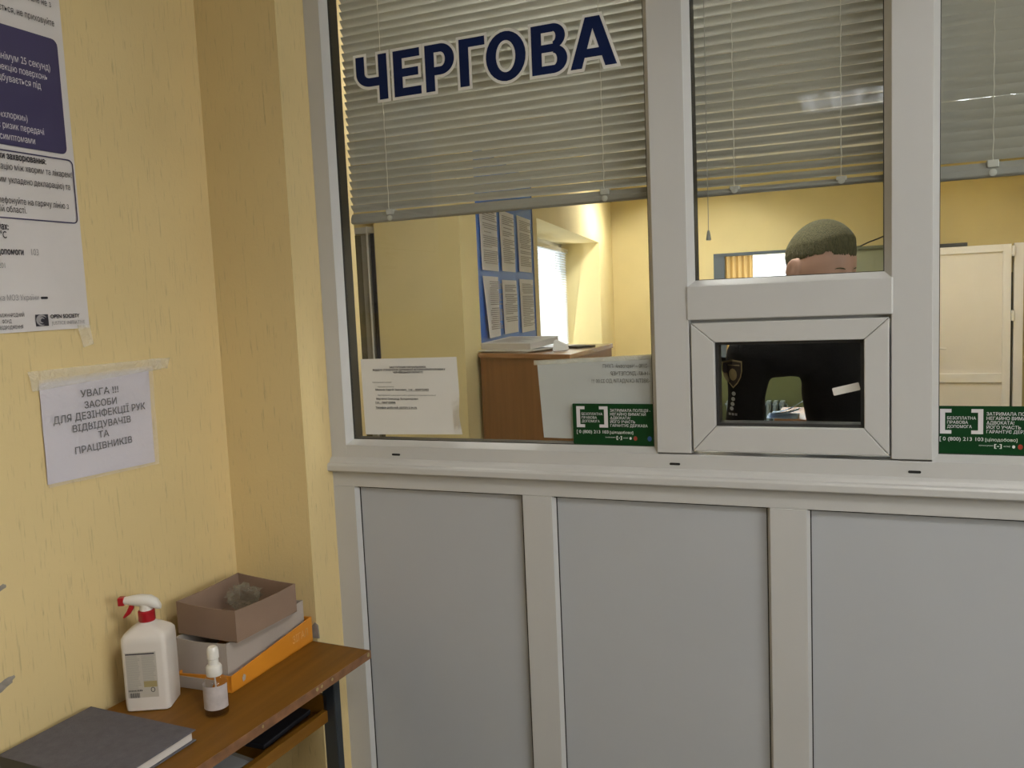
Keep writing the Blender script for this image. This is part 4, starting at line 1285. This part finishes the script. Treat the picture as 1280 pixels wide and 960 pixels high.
for k in range(9):
    x = -1.26 + k * 0.062
    obj('radiator_section', MB().box(x, x + 0.046, 6.40, 6.50, 0.10, 0.60).box(x + 0.012, x + 0.034, 6.385, 6.40, 0.14, 0.57), 'radiator', rd, bevel=0.008)
obj('pipe', MB().tube([(-1.28, 6.45, 0.56), (-0.70, 6.45, 0.56)], 0.013, 10).tube([(-1.28, 6.45, 0.14), (-0.70, 6.45, 0.14)], 0.013, 10).tube([(-0.70, 6.45, 0.56), (-0.70, 6.45, 0.0)], 0.011, 8), 'radiator', rd)
oc = thing('low_cabinet', 'low orange wooden cabinet left of the radiator', 'cabinet', (-1.55, 6.25, 0))
obj('body', MB().box(-1.80, -1.33, 6.05, 6.50, 0, 0.55), 'wood_orange', oc, bevel=0.003)
obj('door', MB().box(-1.79, -1.57, 6.035, 6.05, 0.05, 0.53), 'wood_orange', oc)
obj('door', MB().box(-1.56, -1.34, 6.035, 6.05, 0.05, 0.53), 'wood_orange', oc)
od = thing('office_desk', 'brown office desk behind the officer with bluish papers', 'desk', (-0.15, 4.5, 0))
obj('desk_top', MB().box(-0.60, 0.19, 4.2, 4.85, 0.725, 0.75), 'cabinet_top', od, bevel=0.002)
obj('pedestal', MB().box(-0.58, -0.42, 4.24, 4.82, 0, 0.725), 'cabinet', od)
obj('side_panel', MB().box(0.16, 0.185, 4.24, 4.82, 0, 0.725), 'cabinet', od)
obj('modesty_panel', MB().box(-0.42, 0.16, 4.5, 4.52, 0.25, 0.725), 'cabinet', od)
pp = thing('paper_stack', 'bluish white papers overhanging the office desk edge', 'papers', (-0.56, 4.3, 0.75))
for k in range(3):
    obj('paper_sheet', MB().grid(lambda a, v, k=k: (-0.655 + a * 0.21 + 0.01 * k, 4.22 + v * 0.26, 0.753 + 0.012 * k + 0.12 * (a * a) * (k / 3) + 0.012 * math.sin(v * 3 + k)), 8, 6), 'bluepaper', pp, solid=0.002)

# cream door at the far right
d1 = thing('door_1', 'cream white plastic door at the end of the room, right pane', 'door', (0.86, YB - 0.04, 0), kind='structure')
DX0, DX1, DZ = 0.50, 1.150, 1.962
yd0, yd1 = YB - 0.075, YB - 0.015
obj('door_leaf', MB().box(DX0, DX0 + 0.075, yd0, yd1, 0.0, DZ).box(DX1 - 0.062, DX1, yd0, yd1, 0, DZ).box(DX0 + 0.075, DX1 - 0.062, yd0, yd1, DZ - 0.062, DZ).box(DX0 + 0.075, DX1 - 0.062, yd0, yd1, 0.77, 0.85).box(DX0 + 0.075, DX1 - 0.062, yd0, yd1, 0.0, 0.12), 'door', d1, bevel=0.003)
obj('door_panel', MB().box(DX0 + 0.07, DX1 - 0.058, yd0 + 0.018, yd1 - 0.01, 0.85, DZ - 0.062), 'door_panel', d1)
obj('door_panel', MB().box(DX0 + 0.07, DX1 - 0.058, yd0 + 0.018, yd1 - 0.01, 0.12, 0.77), 'door_panel', d1)
obj('door_gap_shade', MB().box(DX1 + 0.002, DX1 + 0.016, YB - 0.03, YB - 0.01, 0, 1.72), 'gasket', d1)  # black strip standing in for the shade beside the leaf
obj('door_frame', MB().box(DX1 + 0.024, DX1 + 0.095, YB - 0.05, YB, 0, 1.968), 'door', d1)
for z in (1.90, 1.35, 0.3):
    obj('hinge', MB().tube([(DX1 + 0.014, yd0 - 0.008, z - 0.045), (DX1 + 0.014, yd0 - 0.008, z + 0.045)], 0.014, 10), 'door', d1)
obj('dark_gap_bar', MB().box(0.50, 0.815, YB - 0.08, YB - 0.01, DZ + 0.003, DZ + 0.033), 'spine', d1)  # added dark bar standing in for the dark gap above the leaf
hd = obj('handle', MB().tube([(DX0 + 0.04, yd0 - 0.04, 1.08), (DX0 + 0.15, yd0 - 0.045, 1.075)], 0.009, 8).tube([(DX0 + 0.04, yd0 - 0.04, 1.08), (DX0 + 0.04, yd0 + 0.005, 1.08)], 0.009, 8), 'door', d1)


# corridor windows out of frame: plain frames with panes
def plain_window(name, boxes, glass):
    t = thing(name, 'plain white corridor window', 'window', Vector(((glass[0] + glass[1]) / 2, (glass[2] + glass[3]) / 2, glass[4])), kind='structure')
    b = MB()
    for q in boxes: b.box(*q)
    obj('window_frame', b, 'pvc', t)
    obj('window_glass', MB().box(*glass), 'glass', t)


plain_window('window_4', [(XR + 0.05, XR + 0.11, -3.1, -3.03, 1.45, 2.65), (XR + 0.05, XR + 0.11, -1.37, -1.3, 1.45, 2.65), (XR + 0.05, XR + 0.11, -3.03, -1.37, 1.45, 1.52), (XR + 0.05, XR + 0.11, -3.03, -1.37, 2.58, 2.65), (XR + 0.05, XR + 0.11, -2.23, -2.17, 1.52, 2.58)], (XR + 0.07, XR + 0.075, -3.03, -1.37, 1.52, 2.58))


# ------------------------------------------------------------------ ceiling lamps
def louvre_lamp(cx, cy, label, glow='lamp', hx=0.27, hy=0.29, tubes=4):
    t = thing('ceiling_lamp', label, 'lamp', (cx, cy, HC - 0.06))
    obj('housing', MB().box(cx - hx, cx + hx, cy - hy, cy + hy, HC - 0.012, HC - 0.001).box(cx - hx, cx - hx + 0.012, cy - hy, cy + hy, HC - 0.065, HC - 0.012).box(cx + hx - 0.012, cx + hx, cy - hy, cy + hy, HC - 0.065, HC - 0.012)
        .box(cx - hx, cx + hx, cy - hy, cy - hy + 0.012, HC - 0.065, HC - 0.012).box(cx - hx, cx + hx, cy + hy - 0.012, cy + hy, HC - 0.065, HC - 0.012), 'lamp_house', t)
    for k in range(tubes):
        x = cx - hx + (k + 0.5) * 2 * hx / tubes
        obj('tube', MB().tube([(x, cy - hy + 0.03, HC - 0.036), (x, cy + hy - 0.03, HC - 0.036)], 0.013, 12), glow, t, smooth=True)
    b = MB()
    for k in range(1, 10):
        y = cy - hy + k * 2 * hy / 10
        b.box(cx - hx + 0.012, cx + hx - 0.012, y - 0.0015, y + 0.0015, HC - 0.064, HC - 0.050)
    for k in range(1, tubes):
        x = cx - hx + k * 2 * hx / tubes
        b.box(x - 0.002, x + 0.002, cy - hy + 0.012, cy + hy - 0.012, HC - 0.064, HC - 0.045)
    obj('louvre', b, 'lamp_metal', t)
    return t


louvre_lamp(-0.11, -3.62, 'louvred ceiling lamp of the corridor reflected in the middle pane')
louvre_lamp(-0.62, 0.48, 'added unseen fill lamp over the office near the glass', 'fill_office')  # added to brighten the near office wall and the officer's face
louvre_lamp(-1.56, 5.35, 'added unseen narrow fill lamp at the far end of the office', 'fill_back', 0.13, 0.36, 2)  # added to brighten the back wall, tucked out of sight behind the mullion
louvre_lamp(0.78, 2.4, 'added unseen fill lamp of the entry, nearest the glass', 'fill_entry')  # this and the next two are added to brighten the entry bay
louvre_lamp(0.78, 3.9, 'added unseen fill lamp in the middle of the entry', 'fill_entry')
louvre_lamp(0.78, 5.3, 'added unseen fill lamp closest to the cream door', 'fill_entry')

louvre_lamp(0.55, -1.6, 'added unseen fill lamp of the corridor above the right panes', 'fill_side')  # added to light the upper left wall, placed so no pane mirrors it

# ------------------------------------------------------------------ the officer
def skin_mesh(nodes, edges, side=None, **k):
    """a rounded, tapering limb along every edge; nodes: (x, y, z, r[, depth radius]). The pieces overlap and are fused by remeshed()"""
    out = MB()
    for a, b in edges:
        A, B = Vector(nodes[a][:3]), Vector(nodes[b][:3])
        ra, rb = nodes[a][3], nodes[b][3]
        da, db = nodes[a][-1], nodes[b][-1]
        ax = (B - A)
        L = ax.length
        ax.normalize()
        u = (side or Vector((1, 0, 0))).copy()
        u = u - ax * u.dot(ax)
        if u.length < 0.2: u = Vector((0, 0, 1)) - ax * ax.z
        u.normalize()
        w = ax.cross(u)
        rings = []
        seg = 20
        prof = [(-math.cos(t) * ra, math.sin(t), 0) for t in (0.12, 0.5, 0.95)] + [(L * f, 1.0, f) for f in (0, 0.25, 0.5, 0.75, 1)] + [(L + math.cos(t) * rb, math.sin(t), 1) for t in (0.95, 0.5, 0.12)]
        for d, m_, f in prof:
            rx, ry = (ra * (1 - f) + rb * f) * m_, (da * (1 - f) + db * f) * m_
            c_ = A + ax * d
            rings.append([c_ + u * rx * math.cos(2 * PI * q / seg) + w * ry * math.sin(2 * PI * q / seg) for q in range(seg)])
        out.add(*loft(rings))
    return out.v, out.f


def remeshed(mb_, voxel, it=4):
    me = bpy.data.meshes.new('volume')
    me.from_pydata(mb_.v, [], mb_.f)
    o = bpy.data.objects.new('volume', me)
    COL.objects.link(o)
    m = o.modifiers.new('Remesh', 'REMESH')
    m.mode = 'VOXEL'
    m.voxel_size = voxel
    s = o.modifiers.new('Smooth', 'SMOOTH')
    s.iterations = it
    dg = bpy.context.evaluated_depsgraph_get()
    dg.update()
    ev = o.evaluated_get(dg)
    m2 = ev.to_mesh()
    out = MB()
    out.v = [tuple(v.co) for v in m2.vertices]
    out.f = [tuple(p.vertices) for p in m2.polygons]
    ev.to_mesh_clear()
    bpy.data.objects.remove(o)
    bpy.data.meshes.remove(me)
    return out


HEADC = Vector((-0.114, 0.50, 1.707))
HR = Matrix.Rotation(math.radians(48), 3, 'Z') @ Matrix.Rotation(math.radians(20), 3, 'X')   # face (-Y) turned to the right and bowed
HT = Matrix.Translation(HEADC) @ HR.to_4x4()


def head_point(d):
    x, y, z = d
    q = Vector((x * 0.078, y * 0.099, z * 0.118))
    if z < 0:
        q.x *= 1 - 0.30 * z * z
        q.y *= 1 - 0.10 * z * z
        if y > 0: q.y *= 1 - 0.38 * (-z)
        else: q.y -= 0.010 * (-z) * (-y)
    else:
        q.x *= 1 + 0.03 * z

    def gb(c, s, a, dirv):
        dd = (Vector(d) - Vector(c).normalized()).length_squared
        return Vector(dirv) * (a * math.exp(-dd / (2 * s * s)))
    for sx in (-1, 1):
        q += gb((sx * 0.34, -0.92, 0.06), 0.13, -0.011, (0, -1, 0))       # eye sockets
        q += gb((sx * 0.34, -0.93, 0.055), 0.065, 0.0065, (0, -1, 0))     # lids over the eyeballs
        q += gb((sx * 0.30, -0.92, 0.22), 0.11, 0.005, (0, -1, 0.1))      # brow
        q += gb((sx * 0.52, -0.80, -0.18), 0.16, 0.005, (sx * 0.5, -0.8, 0))
        q += gb((sx * 0.13, -0.98, -0.26), 0.055, 0.007, (sx * 0.3, -0.9, 0))
    for cz, a, s in ((0.10, 0.007, 0.07), (0.0, 0.011, 0.07), (-0.1, 0.016, 0.075), (-0.2, 0.020, 0.08)):
        q += gb((0, -1, cz), s, a, (0, -1, 0))
    q += gb((0, -0.92, -0.42), 0.12, 0.006, (0, -1, 0))
    q += gb((0, -0.88, -0.475), 0.045, -0.004, (0, -1, 0))
    q += gb((0, -0.82, -0.54), 0.09, 0.005, (0, -1, 0))
    q += gb((0, -0.68, -0.78), 0.16, 0.010, (0, -1, -0.2))
    return q


bmx = bmesh.new()
bmesh.ops.create_icosphere(bmx, subdivisions=6, radius=1)
HV = [v.co.copy() for v in bmx.verts]
HF = [tuple(v.index for v in f.verts) for f in bmx.faces]
bmx.free()
body = MB()
body.add([HT @ head_point(v) for v in HV], HF)
for sx in (-1, 1):                                   # ears
    ring = []
    bme = bmesh.new()
    bmesh.ops.create_icosphere(bme, subdivisions=3, radius=1)
    vs = []
    for v in bme.verts:
        q = v.co
        dish = -0.35 * math.exp(-((q.y) ** 2 + (q.z) ** 2) / 0.18) if q.x * sx > 0 else 0
        vs.append(HT @ Vector((sx * (0.082 + 0.011 * (abs(q.x) if q.x * sx > 0 else -abs(q.x)) * (1 + dish)) + sx * 0.010 * max(q.y, 0), 0.012 + q.y * 0.019, -0.008 + q.z * 0.032)))
    body.add(vs, [tuple(v.index for v in f.verts) for f in bme.faces])
    bme.free()
# skeleton: pelvis root, spine, neck, arms, legs
PV = (-0.02, 0.66, 0.98)
SHR, SHL = Vector((-0.300, 0.455, 1.478)), Vector((0.045, 0.60, 1.478))
ELR, ELL = Vector((-0.322, 0.46, 1.175)), Vector((0.065, 0.56, 1.175))
WRR, WRL = Vector((-0.300, 0.37, 0.94)), Vector((0.05, 0.46, 0.94))
hipd = Vector((0.09, 0.04, 0)) 
HPR, HPL = Vector(PV) - hipd + Vector((0, 0, -0.06)), Vector(PV) + hipd + Vector((0, 0, -0.06))


def chain_nodes(f=1.0):
    n = [(*PV, 0.125 * f, 0.10 * f), (-0.025, 0.645, 1.12, 0.112 * f, 0.09 * f), (-0.040, 0.61, 1.27, 0.113 * f, 0.10 * f), (-0.058, 0.575, 1.395, 0.110 * f, 0.10 * f), (-0.105, 0.545, 1.49, 0.085 * f, 0.08 * f), (-0.105, 0.535, 1.555, 0.056 * f), (-0.10, 0.515, 1.66, 0.054 * f)]
    e = [(i, i + 1) for i in range(6)]
    for S_, E_, W_ in ((SHR, ELR, WRR), (SHL, ELL, WRL)):
        c_ = Vector((-0.105, 0.545, 1.485)).lerp(S_, 0.55)
        i = len(n)
        n += [(*c_, 0.062 * f), (*S_, 0.054 * f), (*S_.lerp(E_, 0.4), 0.045 * f), (*E_, 0.040 * f), (*E_.lerp(W_, 0.4), 0.038 * f), (*W_, 0.028 * f)]
        e += [(4, i)] + [(i + k, i + k + 1) for k in range(5)]
    for H_ in (HPR, HPL):
        i = len(n)
        kx = H_ + Vector((0, -0.01, -0.42))
        ax = H_ + Vector((0, 0.02, -0.82))
        n += [(*H_, 0.092 * f), (*H_.lerp(kx, 0.5), 0.078 * f), (*kx, 0.056 * f), (*kx.lerp(ax, 0.4), 0.055 * f), (*ax, 0.036 * f)]
        e += [(0, i)] + [(i + k, i + k + 1) for k in range(4)]
    return n, e


n, e = chain_nodes(0.93)
body.add(*skin_mesh(n, e, Vector((0.92, 0.39, 0))))
for H_ in (HPR, HPL):                                # feet
    ax = H_ + Vector((0, 0.02, -0.82))
    body.add(*skin_mesh([(ax.x, ax.y + 0.02, 0.10, 0.034), (ax.x, ax.y + 0.03, 0.05, 0.034), (ax.x, ax.y - 0.08, 0.045, 0.034), (ax.x, ax.y - 0.17, 0.034, 0.026)], [(0, 1), (1, 2), (2, 3)]))
for W_, E_, sd in ((WRR, ELR, -1), (WRL, ELL, 1)):   # hands: palm, four fingers, thumb
    d = (W_ - E_).normalized()
    s_ = Vector((0, -1, 0)) - d * Vector((0, -1, 0)).dot(d)
    s_.normalize()                                   # thumb side
    nrm = d.cross(s_) * (-sd)
    palm = W_ + d * 0.045
    body.add(*skin_mesh([(*W_, 0.024, 0.018), (*palm, 0.030, 0.015), (*(W_ + d * 0.085), 0.030, 0.013)], [(0, 1), (1, 2)]))
    for k, (off, ln) in enumerate(((0.026, 0.068), (0.009, 0.078), (-0.009, 0.072), (-0.025, 0.056))):
        b0 = W_ + d * 0.080 + s_ * off
        d1_ = (d - nrm * sd * 0.0 + s_ * off * 2).normalized()
        cdir = nrm * 1.0
        p1 = b0 + d1_ * ln * 0.45
        p2 = p1 + (d1_ + cdir * 0.35).normalized() * ln * 0.32
        p3 = p2 + (d1_ + cdir * 0.7).normalized() * ln * 0.26
        body.add(*skin_mesh([(*(b0 - d * 0.025), 0.0095), (*b0, 0.0095), (*p1, 0.0088), (*p2, 0.008), (*p3, 0.0068)], [(0, 1), (1, 2), (2, 3), (3, 4)]))
    t0 = W_ + d * 0.03 + s_ * 0.02
    t1 = t0 + (d * 0.6 + s_ * 0.8).normalized() * 0.035
    t2 = t1 + (d * 0.9 + s_ * 0.4).normalized() * 0.030
    body.add(*skin_mesh([(*(W_ + d * 0.025), 0.011), (*t0, 0.0115), (*t1, 0.010), (*t2, 0.0082)], [(0, 1), (1, 2), (2, 3)]))
whole = remeshed(body, 0.0042)
off_ = thing('person', 'officer in black uniform standing behind the hatch, head bowed', 'person', (-0.03, 0.62, 0.0))
obj('body', whole, 'skin', off_, smooth=True)
# hair: close-cropped shell over the skull
keep = []


def hairline(c_):
    """lowest unit-sphere height of the hair in this direction: high at the forehead, down to the nape at the back"""
    t_ = (c_.y + 1) / 2
    lim = 0.50 - 0.95 * max(0, t_ - 0.22) ** 0.9
    if abs(c_.x) > 0.55 and c_.y < -0.05: lim = max(lim, 0.10)
    return lim + 0.05 * noise.noise(c_ * 6) + 0.03 * noise.noise(c_ * 23)


for f in HF:
    c_ = (HV[f[0]] + HV[f[1]] + HV[f[2]]) / 3
    c_.normalize()
    if c_.z > hairline(c_): keep.append(f)
hm = MB()
hm.add([HT @ (head_point(v) + Vector((v.x, v.y, v.z)) * (0.0012 + 0.011 * min(1, max(0, (v.z - hairline(v)) / 0.35)))) for v in HV], keep)
ho = obj('hair', hm, 'hair', off_, smooth=True, solid=0.002)
bm2 = bmesh.new()
bm2.from_mesh(ho.data)
bmesh.ops.delete(bm2, geom=[v for v in bm2.verts if not v.link_faces], context='VERTS')
bm2.to_mesh(ho.data)
bm2.free()
# brows and closed lids
for sx in (-1, 1):
    for nm, zz, w_, th_, m, out_ in (('eyebrow', 0.205, 0.17, 0.035, 'hair', 1.020), ('eyelash', 0.02, 0.13, 0.018, 'ink', 1.012)):
        top, bot = [], []
        for k in range(9):
            a = k / 8 * 2 - 1
            arch = 0.03 * (1 - a * a) * (1 if nm == 'eyebrow' else -1)
            dv = Vector((sx * (0.34 + a * w_), -0.92, zz + arch)).normalized()
            dw = Vector((sx * (0.34 + a * w_), -0.92, zz + arch - th_ * (1 - 0.6 * a * a))).normalized()
            top.append(HT @ (head_point(dv) * out_))
            bot.append(HT @ (head_point(dw) * out_))
        obj(nm, MB().add(top + bot, [(k, k + 1, 10 + k, 9 + k) for k in range(8)]), m, off_)
lp = []
for k in range(9):
    a = k / 8 * 2 - 1
    for dz in (0.02, -0.02):
        dv = Vector((a * 0.20, -0.90, -0.475 + dz * (1 - a * a))).normalized()
        lp.append(HT @ (head_point(dv) * 1.012))
obj('lips', MB().add(lp, [(2 * k, 2 * k + 1, 2 * k + 3, 2 * k + 2) for k in range(8)]), 'lip', off_)
# uniform
n, e = chain_nodes(1.0)
un = [list(q) for q in n[:6]] + [list(q) for q in n[7:19]]
for q in un:
    for k in range(3, len(q)): q[k] += 0.008
un[5][2] = 1.545
un[5][3] = 0.066
e2 = [(0, 1), (1, 2), (2, 3), (3, 4), (4, 5), (4, 6), (6, 7), (7, 8), (8, 9), (9, 10), (10, 11), (4, 12), (12, 13), (13, 14), (14, 15), (15, 16), (16, 17)]
jk = MB()
jk.add(*skin_mesh(un, e2, Vector((0.92, 0.39, 0))))
jk = remeshed(jk, 0.006, 14)
# soft folds in the cloth
jk.v = [tuple(Vector(p) + Vector((noise.noise(Vector(p) * 14), noise.noise(Vector(p) * 14 + Vector((9, 0, 0))), noise.noise(Vector(p) * 10 + Vector((0, 9, 0))))) * 0.007) for p in jk.v]
obj('uniform_jacket', jk, 'uniform', off_, smooth=True)
tr = [list(n[0])] + [list(q) for q in n[19:]]
for q in tr:
    for k in range(3, len(q)): q[k] += 0.012
tr[5][2] += 0.0
tq = MB()
tq.add(*skin_mesh(tr, [(0, 1), (1, 2), (2, 3), (3, 4), (4, 5), (0, 6), (6, 7), (7, 8), (8, 9), (9, 10)]))
tq = remeshed(tq, 0.008, 8)
obj('trousers', tq, 'uniform', off_, smooth=True)
for H_ in (HPR, HPL):
    ax = H_ + Vector((0, 0.02, -0.82))
    b = MB()
    b.add(*skin_mesh([(ax.x, ax.y + 0.02, 0.16, 0.046), (ax.x, ax.y + 0.03, 0.055, 0.046), (ax.x, ax.y - 0.08, 0.05, 0.045), (ax.x, ax.y - 0.17, 0.042, 0.036)], [(0, 1), (1, 2), (2, 3)]))
    b = remeshed(b, 0.006, 4)
    b.v = [(p[0], p[1], max(p[2], 0.001)) for p in b.v]
    obj('boot', b, 'spine', off_, smooth=True)
# sleeve badge, studs and bars, laid on the sleeve
tree = BVHTree.FromPolygons([Vector(p) for p in jk.v], jk.f)


def on_sleeve(x, z, lift):
    h = tree.ray_cast(Vector((x, -0.2, z)), Vector((0, 1, 0)))
    return (h[0] if h[0] is not None else Vector((x, 0.4, z))) + Vector((0, -lift, 0))


def badge(shape, lift, m, name, parent):
    b = MB()
    c_ = [sum(q[0] for q in shape) / len(shape), sum(q[1] for q in shape) / len(shape)]
    vs = [on_sleeve(*c_, lift)]
    for f in (0.35, 0.7, 1.0):
        vs += [on_sleeve(c_[0] + (q[0] - c_[0]) * f, c_[1] + (q[1] - c_[1]) * f, lift) for q in shape]
    k_n = len(shape)
    fs = [(0, 1 + k, 1 + (k + 1) % k_n) for k in range(k_n)]
    for r in range(2):
        fs += [(1 + r * k_n + k, 1 + (r + 1) * k_n + k, 1 + (r + 1) * k_n + (k + 1) % k_n, 1 + r * k_n + (k + 1) % k_n) for k in range(k_n)]
    b.add(vs, fs)
    return obj(name, b, m, parent, smooth=True)


PX, PZ = -0.338, 1.428
def shield(s):
    pts = []
    for u_, v_ in ((-1, 1.15), (0, 1.28), (1, 1.15), (1.0, 0.3), (0.85, -0.3), (0.5, -0.85), (0, -1.3), (-0.5, -0.85), (-0.85, -0.3), (-1.0, 0.3)):
        pts.append((PX + u_ * 0.027 * s, PZ + v_ * 0.031 * s))
    return pts


sh1 = badge(shield(1.0), 0.003, 'gold', 'sleeve_badge', off_)
badge(shield(0.88), 0.0038, 'patch', 'badge_field', sh1)
badge([(PX + 0.012 * math.cos(a * PI / 6), PZ - 0.002 + 0.017 * math.sin(a * PI / 6)) for a in range(12)], 0.0046, 'gold', 'badge_emblem', sh1)
badge([(PX - 0.020, PZ + 0.022), (PX - 0.020, PZ + 0.026), (PX + 0.020, PZ + 0.026), (PX + 0.020, PZ + 0.022)], 0.0046, 'gold', 'badge_bar', sh1)
for k, (x, z) in enumerate(((-0.337, 1.373), (-0.339, 1.358), (-0.341, 1.344), (-0.344, 1.331))):
    badge([(x + 0.0058 * math.cos(a * PI / 5), z + 0.0058 * math.sin(a * PI / 5)) for a in range(10)], 0.003, 'silver', 'rank_stud', off_)
for k in range(3):
    x = -0.354 + k * 0.0095
    badge([(x, 1.312), (x + 0.0068, 1.312), (x + 0.0068, 1.3185), (x, 1.3185)], 0.003, 'ink_pale', 'sleeve_bar', off_)
